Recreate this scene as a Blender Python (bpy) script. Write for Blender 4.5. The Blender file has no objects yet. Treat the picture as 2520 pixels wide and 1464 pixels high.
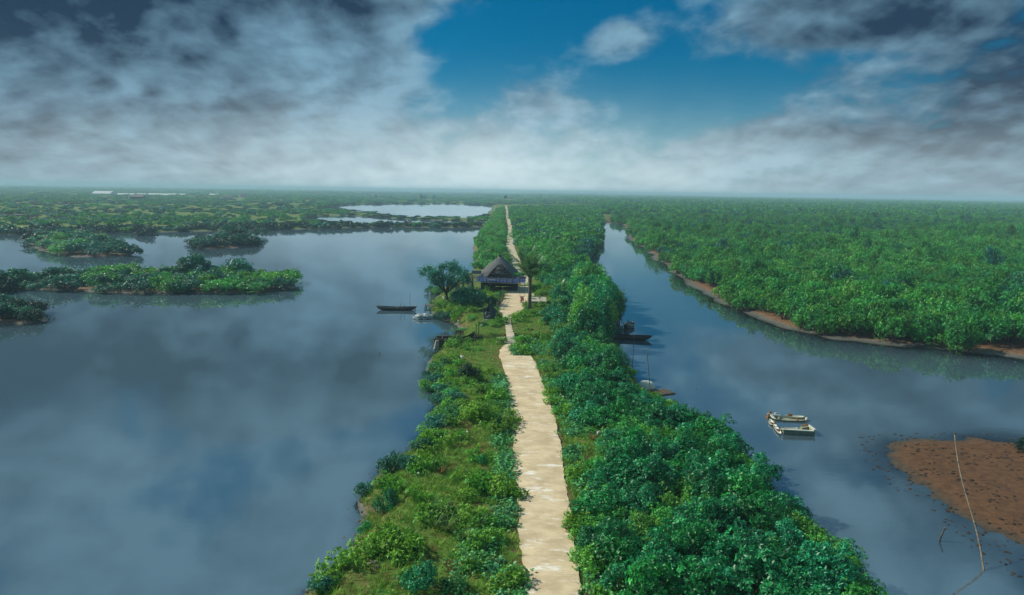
import bpy, math, random
import numpy as np
from mathutils import Matrix, Vector, Euler

# ------------------------------------------------------------------ camera, sky, sun, exposure
scene = bpy.context.scene
C = scene.collection
R = math.radians
CAM_H = 17.0
FPX, CXP, CYP = 1799.0, 1260.0, 732.0            # focal length / centre for a 2520 px wide picture
PITCH = math.atan((CYP - 471.0) / FPX)
ROLL = math.atan(0.0155)
cam_d = bpy.data.cameras.new('camera')
cam = bpy.data.objects.new('camera', cam_d); C.objects.link(cam)
cam_d.sensor_fit = 'HORIZONTAL'; cam_d.sensor_width = 36.0
cam_d.lens = 36.0 * FPX / 2520.0
cam_d.clip_start = 0.5; cam_d.clip_end = 40000
CAM_R = Matrix.Rotation(math.pi / 2 - PITCH, 3, 'X') @ Matrix.Rotation(ROLL, 3, 'Z')
cam.matrix_world = Matrix.Translation((0, 0, CAM_H)) @ CAM_R.to_4x4()
scene.camera = cam
CR = np.array(CAM_R)

SUN_V = Vector((-0.80, 0.26, 0.66)).normalized()   # towards the sun
SUN_EL = math.asin(SUN_V.z)
SUN_AZ = math.atan2(SUN_V.x, SUN_V.y)
sd_ = bpy.data.lights.new('sun', 'SUN'); sd_.energy = 4.9; sd_.angle = R(0.6); sd_.color = (1.0, 0.93, 0.80)
sun = bpy.data.objects.new('sun', sd_); C.objects.link(sun)
sun.rotation_euler = SUN_V.to_track_quat('Z', 'Y').to_euler(); sun.location = (-40, 10, 60)

scene.view_settings.view_transform = 'Standard'; scene.view_settings.look = 'None'
scene.view_settings.exposure = 0.0; scene.view_settings.gamma = 1.0
scene.view_settings.use_curve_mapping = False
cy = scene.cycles
scene.render.engine = 'CYCLES'
cy.use_denoising = True
try: cy.denoiser = 'OPENIMAGEDENOISE'
except Exception: pass
cy.max_bounces = 6; cy.diffuse_bounces = 2; cy.glossy_bounces = 3; cy.transmission_bounces = 2
cy.transparent_max_bounces = 8; cy.volume_bounces = 1
cy.caustics_reflective = False; cy.caustics_refractive = False
cy.sample_clamp_indirect = 4.0


class NT:
    """small helper for building node trees"""
    def __init__(s, nt): s.nt = nt; s.n = nt.nodes; s.l = nt.links
    def node(s, t, **kw):
        n = s.n.new(t)
        for k, v in kw.items():
            setattr(n, k, v)
        return n
    def put(s, sock, v):
        if hasattr(v, 'is_output') or isinstance(v, bpy.types.NodeSocket): s.l.new(v, sock)
        elif v is not None:
            if isinstance(v, (tuple, list)) and sock.type == 'RGBA' and len(v) == 3: v = (*v, 1)
            sock.default_value = v
    def m(s, op, a, b=None, c=None, clamp=False):
        n = s.node('ShaderNodeMath', operation=op, use_clamp=clamp)
        s.put(n.inputs[0], a)
        if b is not None: s.put(n.inputs[1], b)
        if c is not None: s.put(n.inputs[2], c)
        return n.outputs[0]
    def smooth(s, v, a, b, lo=0.0, hi=1.0):
        n = s.node('ShaderNodeMapRange', interpolation_type='SMOOTHSTEP')
        s.put(n.inputs['Value'], v)
        n.inputs['From Min'].default_value = a; n.inputs['From Max'].default_value = b
        n.inputs['To Min'].default_value = lo; n.inputs['To Max'].default_value = hi
        return n.outputs[0]
    def mix(s, f, a, b, blend='MIX'):
        n = s.node('ShaderNodeMix', data_type='RGBA', blend_type=blend)
        n.clamp_factor = True
        s.put(n.inputs[0], f); s.put(n.inputs[6], a); s.put(n.inputs[7], b)
        return n.outputs[2]
    def noise(s, vec, scale, detail=4, rough=0.55, dist=0.0, out=0):
        n = s.node('ShaderNodeTexNoise'); s.put(n.inputs['Vector'], vec)
        n.inputs['Scale'].default_value = scale; n.inputs['Detail'].default_value = detail
        n.inputs['Roughness'].default_value = rough; n.inputs['Distortion'].default_value = dist
        return n.outputs[out]
    def comb(s, x, y, z):
        n = s.node('ShaderNodeCombineXYZ')
        for i, v in enumerate((x, y, z)): s.put(n.inputs[i], v)
        return n.outputs[0]
    def sep(s, v):
        n = s.node('ShaderNodeSeparateXYZ'); s.l.new(v, n.inputs[0]); return n.outputs
    def mapping(s, vec, scale=(1, 1, 1), loc=(0, 0, 0)):
        n = s.node('ShaderNodeMapping'); s.l.new(vec, n.inputs[0])
        n.inputs['Scale'].default_value = scale; n.inputs['Location'].default_value = loc
        return n.outputs[0]
    def gauss(s, az, el, a0, e0, sa, se, amp):
        u = s.m('DIVIDE', s.m('SUBTRACT', az, a0), sa); v = s.m('DIVIDE', s.m('SUBTRACT', el, e0), se)
        q = s.m('ADD', s.m('MULTIPLY', u, u), s.m('MULTIPLY', v, v))
        return s.m('MULTIPLY', s.m('EXPONENT', s.m('MULTIPLY', q, -1.0)), amp)


def build_world():
    w = bpy.data.worlds.new('World'); scene.world = w; w.use_nodes = True
    w.node_tree.nodes.clear(); t = NT(w.node_tree)
    tc = t.node('ShaderNodeTexCoord'); x, y, z = t.sep(tc.outputs['Generated'])
    zc = t.m('MAXIMUM', z, 0.0)
    el = t.m('MULTIPLY', t.m('ARCSINE', zc), 57.2958)
    az = t.m('MULTIPLY', t.m('ARCTAN2', x, y), 57.2958)
    sky = t.node('ShaderNodeTexSky', sky_type='NISHITA'); sky.sun_disc = False
    sky.sun_elevation = SUN_EL; sky.sun_rotation = SUN_AZ
    sky.altitude = 0; sky.air_density = 1.0; sky.dust_density = 0.6; sky.ozone_density = 3.0
    blue = t.mix(1.0, sky.outputs[0], (0.0, 0.42, 0.60), 'MULTIPLY')
    k = t.m('DIVIDE', 1.0, t.m('ADD', zc, 0.38))
    p = t.comb(t.m('MULTIPLY', x, k), t.m('MULTIPLY', y, k), 0.0)
    pm = t.mapping(p, (1.0, 0.85, 1.0), (3.1, 7.4, 0.0))
    warp = t.noise(pm, 2.6, 3, 0.5, 0.0, 1)
    wv = t.node('ShaderNodeVectorMath', operation='MULTIPLY_ADD'); t.l.new(warp, wv.inputs[0]); wv.inputs[1].default_value = (0.13, 0.13, 0.0); t.l.new(pm, wv.inputs[2])
    pw = wv.outputs[0]
    n1 = t.noise(pw, 3.0, 8, 0.52)
    n2 = t.noise(t.mapping(pw, (1, 1, 1), (0.036, 0.03, 0.0)), 3.0, 6, 0.50)      # the same field, a step towards the sun
    nf = t.noise(t.mapping(pw, (1, 1, 1), (2.0, 1.0, 0.0)), 11.0, 5, 0.50)
    n3 = t.noise(t.mapping(pm, (1, 1, 1), (5.0, 2.0, 0.0)), 0.95, 4, 0.5)
    aaz = t.m('ABSOLUTE', az)
    # how much cloud there is, by direction: banks either side, a gap ahead
    b = t.m('MULTIPLY', t.smooth(az, -3.0, -15.0, 0.0, 0.30), t.smooth(el, 13.0, 24.0, 1.0, 0.45))
    b = t.m('ADD', b, t.smooth(az, 17.0, 30.0, 0.0, 0.20))
    b = t.m('ADD', b, t.gauss(az, el, -3.0, 11.0, 6.5, 2.4, -0.20))
    b = t.m('ADD', b, t.gauss(az, el, 2.5, 14.5, 4.5, 3.0, -0.30))
    b = t.m('ADD', b, t.gauss(az, el, 14.5, 7.4, 8.0, 1.8, -0.32))
    b = t.m('ADD', b, t.gauss(az, el, 25.0, 9.6, 4.0, 0.9, -0.24))
    b = t.m('ADD', b, t.gauss(az, el, 7.6, 11.4, 3.2, 2.0, 0.32))
    b = t.m('ADD', b, t.gauss(az, el, 18.0, 12.2, 7.0, 2.4, 0.26))
    b = t.m('ADD', b, t.gauss(az, el, -11.0, 8.0, 4.5, 3.0, 0.16))
    b = t.m('ADD', b, t.m('MULTIPLY', t.m('EXPONENT', t.m('DIVIDE', el, -3.2)), 0.34))
    dens = t.m('ADD', n1, b)
    mask = t.smooth(t.m('ADD', dens, t.m('MULTIPLY', t.m('SUBTRACT', nf, 0.5), 0.26)), 0.47, 0.68)
    # brightness of the cloud: lit edges, thick dark bodies
    lit = t.m('MULTIPLY', t.m('SUBTRACT', n1, n2), 3.4)
    lum = t.m('ADD', lit, t.m('MULTIPLY', t.m('SUBTRACT', n3, 0.5), 1.1))
    lum = t.m('ADD', lum, t.m('MULTIPLY', t.m('SUBTRACT', nf, 0.5), 0.9))
    lum = t.m('SUBTRACT', lum, t.smooth(dens, 0.60, 1.05, 0.0, 0.22))
    lum = t.m('ADD', lum, t.gauss(az, el, -36.0, 12.5, 15.0, 4.0, -0.74))
    lum = t.m('ADD', lum, t.gauss(az, el, 35.0, 10.0, 12.0, 6.0, -0.64))
    lum = t.m('ADD', lum, t.gauss(az, el, -14.0, 13.5, 9.0, 2.0, -0.34))
    lum = t.m('ADD', lum, t.gauss(az, el, -12.0, 7.0, 9.0, 3.4, 0.26))
    lum = t.m('ADD', lum, t.gauss(az, el, 20.0, 4.2, 11.0, 1.5, -0.22))
    lum = t.m('ADD', lum, 0.72, clamp=True)
    cloud = t.mix(lum, (0.20, 0.50, 0.95), (1.95, 3.75, 5.1))
    glow = t.m('MULTIPLY', t.m('EXPONENT', t.m('MULTIPLY', -1.0, t.m('POWER', t.m('DIVIDE', el, 4.8), 2.0))),
               t.m('ADD', 0.34, t.m('MULTIPLY', 0.66, t.m('EXPONENT', t.m('MULTIPLY', -1.0, t.m('POWER', t.m('DIVIDE', t.m('SUBTRACT', az, -2.0), 19.0), 2.0))))))
    var = t.m('ADD', 0.30, t.m('MULTIPLY', t.m('ADD', nf, n1), 0.72))
    glow = t.m('MULTIPLY', glow, var, clamp=True)
    col = t.mix(mask, blue, cloud)
    col = t.mix(glow, col, (6.4, 7.9, 8.3))
    bg = t.node('ShaderNodeBackground'); t.put(bg.inputs[0], col); bg.inputs[1].default_value = 0.10
    out = t.node('ShaderNodeOutputWorld'); t.l.new(bg.outputs[0], out.inputs[0])
build_world()

# ------------------------------------------------------------------ helpers
def G(px, py, z=0.0):
    """point of the ground at height z seen at a pixel of the 2520 px wide picture"""
    d = CR @ np.array(((px - CXP) / FPX, -(py - CYP) / FPX, -1.0))
    t = (z - CAM_H) / d[2]
    return np.array((d[0] * t, d[1] * t, z))
def GG(pts, z=0.0): return np.array([G(a, b, z)[:2] for a, b in pts])
def proj(P):
    q = (np.asarray(P, float) - np.array((0, 0, CAM_H))) @ CR
    dz = np.maximum(-q[..., 2], 1e-3)
    return CXP + FPX * q[..., 0] / dz, CYP - FPX * q[..., 1] / dz, -q[..., 2]

def setm(mesh, V, F, smooth=False):
    V = np.asarray(V, np.float32); F = np.asarray(F, np.int32); k = F.shape[1]
    mesh.vertices.add(len(V)); mesh.vertices.foreach_set('co', V.ravel())
    mesh.loops.add(F.size); mesh.loops.foreach_set('vertex_index', F.ravel())
    mesh.polygons.add(len(F)); mesh.polygons.foreach_set('loop_start', np.arange(0, F.size, k, dtype=np.int32))
    mesh.polygons.foreach_set('loop_total', np.full(len(F), k, np.int32))
    if smooth: mesh.polygons.foreach_set('use_smooth', np.ones(len(F), bool))
    mesh.update(calc_edges=True)
def fattr(mesh, name, vals):
    a = mesh.attributes.new(name, 'FLOAT', 'POINT'); a.data.foreach_set('value', np.asarray(vals, np.float32))

class MB:
    """collects shapes; build() links them as one mesh object"""
    def __init__(s): s.v = []; s.f = []
    def add(s, V, F):
        o = len(s.v); s.v += [tuple(map(float, p)) for p in V]; s.f += [tuple(int(i) + o for i in f) for f in F]; return s
    def box(s, c, size, rot=None, taper=1.0):
        x, y, z = [q / 2 for q in size]; k = taper
        V = [(-x, -y, -z), (x, -y, -z), (x, y, -z), (-x, y, -z), (-x * k, -y * k, z), (x * k, -y * k, z), (x * k, y * k, z), (-x * k, y * k, z)]
        if rot is not None:
            m = Euler(rot).to_matrix(); V = [m @ Vector(p) for p in V]
        V = [(p[0] + c[0], p[1] + c[1], p[2] + c[2]) for p in V]
        return s.add(V, [(3, 2, 1, 0), (4, 5, 6, 7), (0, 1, 5, 4), (1, 2, 6, 5), (2, 3, 7, 6), (3, 0, 4, 7)])
    def tube(s, pts, rad, n=6, cap=True):
        pts = [Vector(p) for p in pts]; V = []; F = []
        if not hasattr(rad, '__len__'): rad = [rad] * len(pts)
        for i, p in enumerate(pts):
            d = (pts[min(i + 1, len(pts) - 1)] - pts[max(i - 1, 0)]).normalized()
            a = d.orthogonal() if abs(d.z) > 0.9 else d.cross(Vector((0, 0, 1)))
            a.normalize(); bb = d.cross(a)
            for j in range(n):
                w = 2 * math.pi * j / n
                V.append(p + (a * math.cos(w) + bb * math.sin(w)) * rad[i])
        for i in range(len(pts) - 1):
            for j in range(n):
                k = (j + 1) % n
                F.append((i * n + j, i * n + k, (i + 1) * n + k, (i + 1) * n + j))
        if cap:
            F.append(tuple(range(n))[::-1]); F.append(tuple((len(pts) - 1) * n + j for j in range(n)))
        return s.add(V, F)
    def build(s, name, mat, parent=None, smooth=False):
        me = bpy.data.meshes.new(name); me.from_pydata(s.v, [], s.f); me.update()
        if smooth: me.polygons.foreach_set('use_smooth', np.ones(len(me.polygons), bool))
        return link(name, me, mat, parent)
def link(name, me, mat=None, parent=None):
    if mat is not None and len(me.materials) == 0: me.materials.append(mat)
    o = bpy.data.objects.new(name, me); C.objects.link(o)
    if parent is not None: o.parent = parent
    return o
def tag(o, label=None, cat=None, group=None, kind=None):
    if label: o['label'] = label
    if cat: o['category'] = cat
    if group: o['group'] = group
    if kind: o['kind'] = kind
    return o
def thing(name, label, cat, loc=(0, 0, 0), rz=0.0, group=None):
    o = bpy.data.objects.new(name, None); C.objects.link(o); o.empty_display_size = 0.2
    o.location = loc; o.rotation_euler = (0, 0, rz)
    return tag(o, label, cat, group)

def vnoise(x, y, seed=0):
    def h(i, j):
        n = (i * 374761393 + j * 668265263 + seed * 974634777) & 0x7fffffff
        n = ((n ^ (n >> 13)) * 1274126177) & 0x7fffffff
        return ((n ^ (n >> 16)) & 0xffff) / 65535.0
    x = np.asarray(x, float); y = np.asarray(y, float)
    i = np.floor(x).astype(np.int64); j = np.floor(y).astype(np.int64)
    u = x - i; v = y - j; u = u * u * (3 - 2 * u); v = v * v * (3 - 2 * v)
    return (h(i, j) * (1 - u) + h(i + 1, j) * u) * (1 - v) + (h(i, j + 1) * (1 - u) + h(i + 1, j + 1) * u) * v
def fbm(x, y, seed=0, o=3):
    r = 0; a = 0.5; 
    for k in range(o): r = r + a * vnoise(x * 2 ** k, y * 2 ** k, seed + k); a *= 0.5
    return r / (1 - 0.5 ** o)
def sdist(P, poly):
    """signed distance, positive inside"""
    P = np.asarray(P, float); x, y = P[:, 0], P[:, 1]
    d = np.full(len(P), 1e18); ins = np.zeros(len(P), bool); n = len(poly)
    for i in range(n):
        ax, ay = poly[i]; bx, by = poly[(i + 1) % n]; ex, ey = bx - ax, by - ay
        t = np.clip(((x - ax) * ex + (y - ay) * ey) / (ex * ex + ey * ey + 1e-12), 0, 1)
        d = np.minimum(d, (x - ax - t * ex) ** 2 + (y - ay - t * ey) ** 2)
        c = (ay > y) != (by > y)
        if ey != 0: ins ^= c & (x < ex * (y - ay) / ey + ax)
    d = np.sqrt(d); return np.where(ins, d, -d)

# ------------------------------------------------------------------ materials
def new_mat(name):
    m = bpy.data.materials.new(name); m.use_nodes = True; m.node_tree.nodes.clear(); t = NT(m.node_tree)
    out = t.node('ShaderNodeOutputMaterial'); return m, t, out
def plain(name, col, col2=None, scale=6.0, rough=0.8, stretch=(1, 1, 1), spec=0.3, metal=0.0, bump=0.15, detail=5):
    m, t, out = new_mat(name)
    tc = t.node('ShaderNodeTexCoord'); v = t.mapping(tc.outputs['Object'], stretch)
    n = t.noise(v, scale, detail, 0.6); f = t.smooth(n, 0.3, 0.7)
    oi = t.node('ShaderNodeObjectInfo')
    c = t.mix(f, col, col2 or tuple(q * 0.6 for q in col))
    c = t.mix(t.m('MULTIPLY', oi.outputs['Random'], 0.25), c, tuple(q * 0.55 for q in col))
    p = t.node('ShaderNodeBsdfPrincipled'); t.put(p.inputs['Base Color'], c); p.inputs['Roughness'].default_value = rough
    p.inputs['Specular IOR Level'].default_value = spec; p.inputs['Metallic'].default_value = metal
    if bump:
        bp = t.node('ShaderNodeBump'); t.put(bp.inputs['Height'], n); bp.inputs['Strength'].default_value = bump; bp.inputs['Distance'].default_value = 0.05
        t.l.new(bp.outputs[0], p.inputs['Normal'])
    t.l.new(p.outputs[0], out.inputs[0]); return m
def leafmat(name, dark, mid, light, rough=0.42, spec=0.45, trans=0.28, hue=0.03):
    m, t, out = new_mat(name)
    a = t.node('ShaderNodeAttribute', attribute_name='lv'); lv = a.outputs['Fac']
    oi = t.node('ShaderNodeObjectInfo'); rnd = oi.outputs['Random']
    c = t.mix(t.smooth(lv, 0.0, 0.55), dark, mid); c = t.mix(t.smooth(lv, 0.55, 1.0), c, light)
    hs = t.node('ShaderNodeHueSaturation')
    t.put(hs.inputs['Hue'], t.m('ADD', 0.5, t.m('MULTIPLY', t.m('SUBTRACT', rnd, 0.5), hue * 2)))
    r2 = t.m('FRACT', t.m('MULTIPLY', rnd, 17.31)); hs.inputs['Saturation'].default_value = 1.0
    t.put(hs.inputs['Value'], t.m('ADD', 0.66, t.m('MULTIPLY', r2, 0.62))); t.put(hs.inputs['Color'], c)
    c = hs.outputs[0]
    p = t.node('ShaderNodeBsdfPrincipled'); t.put(p.inputs['Base Color'], c)
    p.inputs['Roughness'].default_value = rough; p.inputs['Specular IOR Level'].default_value = spec
    tr = t.node('ShaderNodeBsdfTranslucent'); t.put(tr.inputs[0], t.mix(0.5, c, light))
    ms = t.node('ShaderNodeMixShader'); ms.inputs[0].default_value = trans
    t.l.new(p.outputs[0], ms.inputs[1]); t.l.new(tr.outputs[0], ms.inputs[2]); t.l.new(ms.outputs[0], out.inputs[0])
    return m
M = {}
M['leaf_glossy'] = leafmat('leaf_glossy', (0.003, 0.050, 0.022), (0.010, 0.235, 0.078), (0.070, 0.60, 0.18), 0.46, 0.45, 0.20)
M['leaf_fresh'] = leafmat('leaf_fresh', (0.014, 0.09, 0.020), (0.065, 0.37, 0.052), (0.23, 0.70, 0.12), 0.45, 0.4, 0.28)
M['leaf_yellow'] = leafmat('leaf_yellow', (0.040, 0.13, 0.014), (0.12, 0.36, 0.030), (0.28, 0.60, 0.06), 0.55, 0.3, 0.3)
M['leaf_teal'] = leafmat('leaf_teal', (0.004, 0.045, 0.032), (0.012, 0.155, 0.095), (0.06, 0.44, 0.25), 0.5, 0.4, 0.2)
M['leaf_vine'] = leafmat('leaf_vine', (0.016, 0.11, 0.034), (0.060, 0.34, 0.090), (0.20, 0.62, 0.20), 0.5, 0.4, 0.28)
M['leaf_mangrove'] = leafmat('leaf_mangrove', (0.008, 0.070, 0.016), (0.034, 0.265, 0.040), (0.14, 0.60, 0.085), 0.55, 0.3, 0.24, 0.035)
M['leaf_dark'] = leafmat('leaf_dark', (0.004, 0.030, 0.016), (0.008, 0.066, 0.032), (0.02, 0.15, 0.06), 0.5, 0.3, 0.15)
M['leaf_blade'] = leafmat('leaf_blade', (0.016, 0.080, 0.026), (0.050, 0.19, 0.045), (0.28, 0.36, 0.08), 0.5, 0.4)
M['leaf_rust'] = leafmat('leaf_rust', (0.10, 0.045, 0.014), (0.22, 0.105, 0.03), (0.38, 0.28, 0.11), 0.65, 0.25)
M['grass'] = leafmat('grass', (0.05, 0.15, 0.014), (0.145, 0.37, 0.034), (0.30, 0.54, 0.06), 0.6, 0.25, 0.3)
M['palm'] = leafmat('palm', (0.015, 0.10, 0.030), (0.055, 0.24, 0.055), (0.24, 0.46, 0.16), 0.36, 0.55)
M['bark'] = plain('bark', (0.10, 0.075, 0.05), (0.05, 0.04, 0.03), 9, 0.9, (1, 1, 0.3))
M['palm_bark'] = plain('palm_bark', (0.16, 0.15, 0.10), (0.08, 0.08, 0.055), 14, 0.9, (0.3, 0.3, 1.6))
M['bamboo'] = plain('bamboo', (0.22, 0.19, 0.13), (0.11, 0.095, 0.07), 8, 0.7, (1, 1, 0.4))
M['pole'] = plain('pole', (0.085, 0.085, 0.075), (0.04, 0.042, 0.04), 8, 0.8)
M['thatch'] = plain('thatch', (0.15, 0.16, 0.155), (0.07, 0.078, 0.08), 9, 0.9, (1.2, 1.2, 5), 0.2, 0, 0.6)
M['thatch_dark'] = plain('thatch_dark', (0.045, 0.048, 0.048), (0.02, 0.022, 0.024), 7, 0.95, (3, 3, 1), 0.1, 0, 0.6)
M['blue_sheet'] = plain('blue_sheet', (0.030, 0.085, 0.26), (0.02, 0.05, 0.16), 3, 0.45, (1, 1, 1), 0.5)
M['wall_wood'] = plain('wall_wood', (0.05, 0.045, 0.04), (0.025, 0.024, 0.022), 6, 0.9, (4, 4, 0.6))
M['concrete'] = plain('concrete', (0.46, 0.43, 0.34), (0.33, 0.31, 0.25), 3.5, 0.9)
M['concrete_grey'] = plain('concrete_grey', (0.30, 0.31, 0.28), (0.18, 0.19, 0.17), 3.5, 0.9)
M['boat_dark'] = plain('boat_dark', (0.060, 0.066, 0.070), (0.03, 0.034, 0.038), 7, 0.6, (1, 5, 1))
M['boat_trim'] = plain('boat_trim', (0.26, 0.27, 0.25), (0.13, 0.14, 0.14), 9, 0.65)
M['boat_pale'] = plain('boat_pale', (0.72, 0.74, 0.62), (0.48, 0.50, 0.40), 7, 0.65)
M['boat_in'] = plain('boat_in', (0.30, 0.33, 0.23), (0.18, 0.20, 0.14), 6, 0.8)
M['rust'] = plain('rust', (0.24, 0.12, 0.055), (0.12, 0.06, 0.03), 9, 0.9)
M['plank'] = plain('plank', (0.20, 0.17, 0.12), (0.10, 0.085, 0.065), 8, 0.85, (0.5, 5, 1))
M['plank_dark'] = plain('plank_dark', (0.12, 0.088, 0.060), (0.055, 0.042, 0.032), 8, 0.85, (0.5, 5, 1))
M['net'] = plain('net', (0.085, 0.105, 0.10), (0.05, 0.065, 0.062), 14, 0.95, (1, 1, 1), 0.1, 0, 0.5)
M['tarp'] = plain('tarp', (0.55, 0.60, 0.56), (0.22, 0.27, 0.26), 3.2, 0.6)
M['foam'] = plain('foam', (0.66, 0.66, 0.62), (0.42, 0.42, 0.39), 6, 0.7)
M['red'] = plain('red', (0.52, 0.060, 0.018), (0.42, 0.045, 0.015), 5, 0.3, (1, 1, 1), 0.5, 0, 0.0)
M['rubber'] = plain('rubber', (0.015, 0.015, 0.016), (0.01, 0.01, 0.01), 9, 0.8)
M['metal'] = plain('metal', (0.45, 0.46, 0.47), (0.3, 0.31, 0.32), 9, 0.35, (1, 1, 1), 0.5, 0.9, 0.0)
M['black'] = plain('black', (0.02, 0.02, 0.022), (0.015, 0.015, 0.016), 9, 0.5, (1, 1, 1), 0.4, 0, 0.0)
M['panel'] = plain('panel', (0.035, 0.05, 0.075), (0.025, 0.035, 0.055), 4, 0.25, (1, 1, 1), 0.5, 0, 0.0)
M['white'] = plain('white', (0.75, 0.77, 0.76), (0.6, 0.62, 0.61), 2, 0.6)
M['yellow'] = plain('yellow', (0.75, 0.55, 0.06), (0.6, 0.4, 0.05), 5, 0.6)
M['orange_earth'] = plain('orange_earth', (0.42, 0.20, 0.06), (0.26, 0.12, 0.04), 3, 0.95)
M['roof_far'] = plain('roof_far', (0.20, 0.17, 0.16), (0.13, 0.12, 0.12), 1, 0.8)
M['tower'] = plain('tower', (0.10, 0.11, 0.12), (0.07, 0.08, 0.09), 0.1, 0.8)
M['rock'] = plain('rock', (0.15, 0.135, 0.11), (0.08, 0.075, 0.065), 5, 0.9, bump=0.5)
M['clod'] = plain('clod', (0.05, 0.036, 0.024), (0.03, 0.024, 0.018), 5, 0.9)

# ------------------------------------------------------------------ the lie of the land
def W(*pts): return np.array(pts, float)
LAND_Z = 1.2
left_px = [(745, 1464), (838, 1390), (872, 1320), (872, 1240), (925, 1165), (985, 1120), (1055, 1062), (1072, 1010),
           (1070, 965), (1048, 930), (1062, 880), (1090, 858), (1128, 836), (1136, 812), (1120, 796), (1075, 782), (1060, 768), (1062, 745),
           (1085, 715), (1120, 690), (1160, 672), (1168, 645), (1164, 612), (1176, 582), (1196, 560), (1206, 545), (1214, 520)]
right_px = [(1482, 552), (1480, 575), (1472, 605), (1452, 640), (1440, 670), (1448, 700), (1500, 745), (1520, 785), (1512, 815),
            (1500, 845), (1520, 875), (1552, 905), (1575, 960), (1600, 990), (1640, 1005), (1695, 1034), (1740, 1075), (1810, 1125),
            (1905, 1200), (1955, 1268), (2060, 1375), (2145, 1464)]
NEAR_L, NEAR_R = G(745, 1464)[:2], G(2145, 1464)[:2]
strip = np.vstack([GG(left_px), GG([(1216, 505)]), GG([(1500, 505), (1500, 546)]), GG(right_px),
                   W((NEAR_R[0] + 2, 10), (15, -80), (-14, -80), (NEAR_L[0] - 1.5, 12))])
creek_px = [(1528, 551), (1545, 562), (1552, 590), (1600, 628), (1680, 690), (1760, 738), (1850, 778), (1940, 812), (2050, 836), (2150, 846),
            (2300, 858), (2450, 874), (2560, 888), (2750, 915)]
ck = GG(creek_px)
right_land = np.vstack([GG([(1470, 505), (1470, 546)]), ck, W((ck[-1][0] + 40, ck[-1][1] - 6), (400, 40), (14000, -200), (14000, 14000), (0, 14000)), ])
far_px = [(-900, 600), (-400, 588), (0, 577), (330, 574), (520, 570), (700, 567), (850, 562), (1000, 560), (1120, 560), (1230, 558)]
fl = GG(far_px)
far_land = np.vstack([W((-14000, fl[0][1])), fl, W((120, 700), (120, 14000), (-14000, 14000))])
ponds = [GG([(798, 512), (860, 503), (960, 501), (1100, 501), (1212, 506), (1202, 526), (1165, 537), (1060, 536), (960, 532), (930, 526), (870, 520)]),
         GG([(770, 532), (860, 531), (960, 537), (1060, 542), (1195, 546), (1185, 553), (1000, 553), (880, 554), (800, 548)]),
         GG([(60, 503), (180, 499), (180, 502), (90, 506)]), GG([(70, 541), (115, 537), (130, 541), (85, 544)]),
         GG([(-200, 515), (-40, 512), (-40, 517), (-200, 521)]),
         GG([(560, 497), (620, 496), (625, 498), (565, 499)]), GG([(290, 511), (430, 508), (440, 512), (300, 515)]), GG([(640, 506), (740, 504), (750, 507), (645, 509)]),
         GG([(140, 523), (270, 520), (280, 525), (150, 528)]), GG([(470, 519), (600, 516), (610, 520), (480, 523)]), GG([(-60, 531), (50, 528), (55, 533), (-60, 537)])]
def hz(x, dy): return 471 + 0.0155 * (x - 1260) + dy
river = GG([(1640, hz(1640, 3.4)), (2000, hz(2000, 4.5)), (2700, hz(2700, 7)), (2700, hz(2700, 11)), (2000, hz(2000, 7.5)), (1640, hz(1640, 5.2))])
isl = {
    'A': GG([(72, 605), (110, 620), (180, 632), (260, 633), (325, 631), (322, 618), (270, 600), (210, 585), (140, 582), (85, 590)]),
    'B': GG([(-70, 708), (20, 712), (150, 716), (330, 722), (500, 722), (640, 720), (722, 712), (718, 696), (640, 688), (450, 684), (250, 686), (90, 694), (-70, 698)]),
    'C': GG([(476, 607), (500, 615), (570, 612), (634, 604), (625, 597), (560, 594), (490, 598)]),
    'D': GG([(-260, 790), (-60, 802), (60, 798), (108, 790), (90, 770), (0, 752), (-200, 755)]),
    'E': GG([(-140, 722), (0, 722), (34, 716), (20, 710), (-140, 708)]),
    'F': GG([(545, 583), (600, 585), (614, 581), (580, 577)]),
}
mud_px = [(2140, 1078), (2240, 1066), (2380, 1070), (2560, 1082), (2760, 1100), (2760, 1420), (2560, 1385), (2480, 1350), (2390, 1318), (2300, 1262), (2205, 1185), (2150, 1125)]
mudflat = GG(mud_px)
shoal = GG([(2070, 1080), (2140, 1060), (2400, 1058), (2760, 1080), (2760, 1560), (2560, 1560), (2420, 1464), (2330, 1340), (2200, 1240), (2110, 1150)])
ch_c = GG([(1060, 842), (1150, 838), (1247, 836), (1330, 833), (1400, 830), (1530, 832)], 0.8)

PATH = [  # y, left, right in picture pixels at path height
    (1700, 1312, 1462), (1464, 1292, 1432), (1340, 1280, 1412), (1200, 1268, 1394), (1100, 1263, 1380), (1040, 1259, 1370), (1000, 1256, 1356), (960, 1251, 1343),
    (920, 1244, 1328), (890, 1234, 1318), (875, 1228, 1305)]
FOOT = [(875, 1228, 1262), (860, 1231, 1259), (850, 1240, 1262), (842, 1247, 1268), (830, 1248, 1267), (815, 1245, 1263), (800, 1243, 1258), (788, 1240, 1257), (773, 1237, 1257)]
UPPER = [(700, 1284, 1306), (672, 1272, 1296), (650, 1262, 1285), (630, 1254, 1275), (612, 1247, 1267), (595, 1246, 1264), (575, 1249, 1262), (555, 1250, 1260), (543, 1248, 1257), (530, 1244, 1252), (515, 1242, 1249), (506, 1243, 1248)]
PZ = 1.27
def band_poly(rows, grow=0.0):
    L = GG([(a[1], a[0]) for a in rows], PZ); Rr = GG([(a[2], a[0]) for a in rows], PZ)
    d = Rr - L; d = d / np.linalg.norm(d, axis=1)[:, None]
    return np.vstack([L - d * grow, (Rr + d * grow)[::-1]])
path_poly, foot_poly, upper_poly = band_poly(PATH), band_poly(FOOT), band_poly(UPPER)
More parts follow.
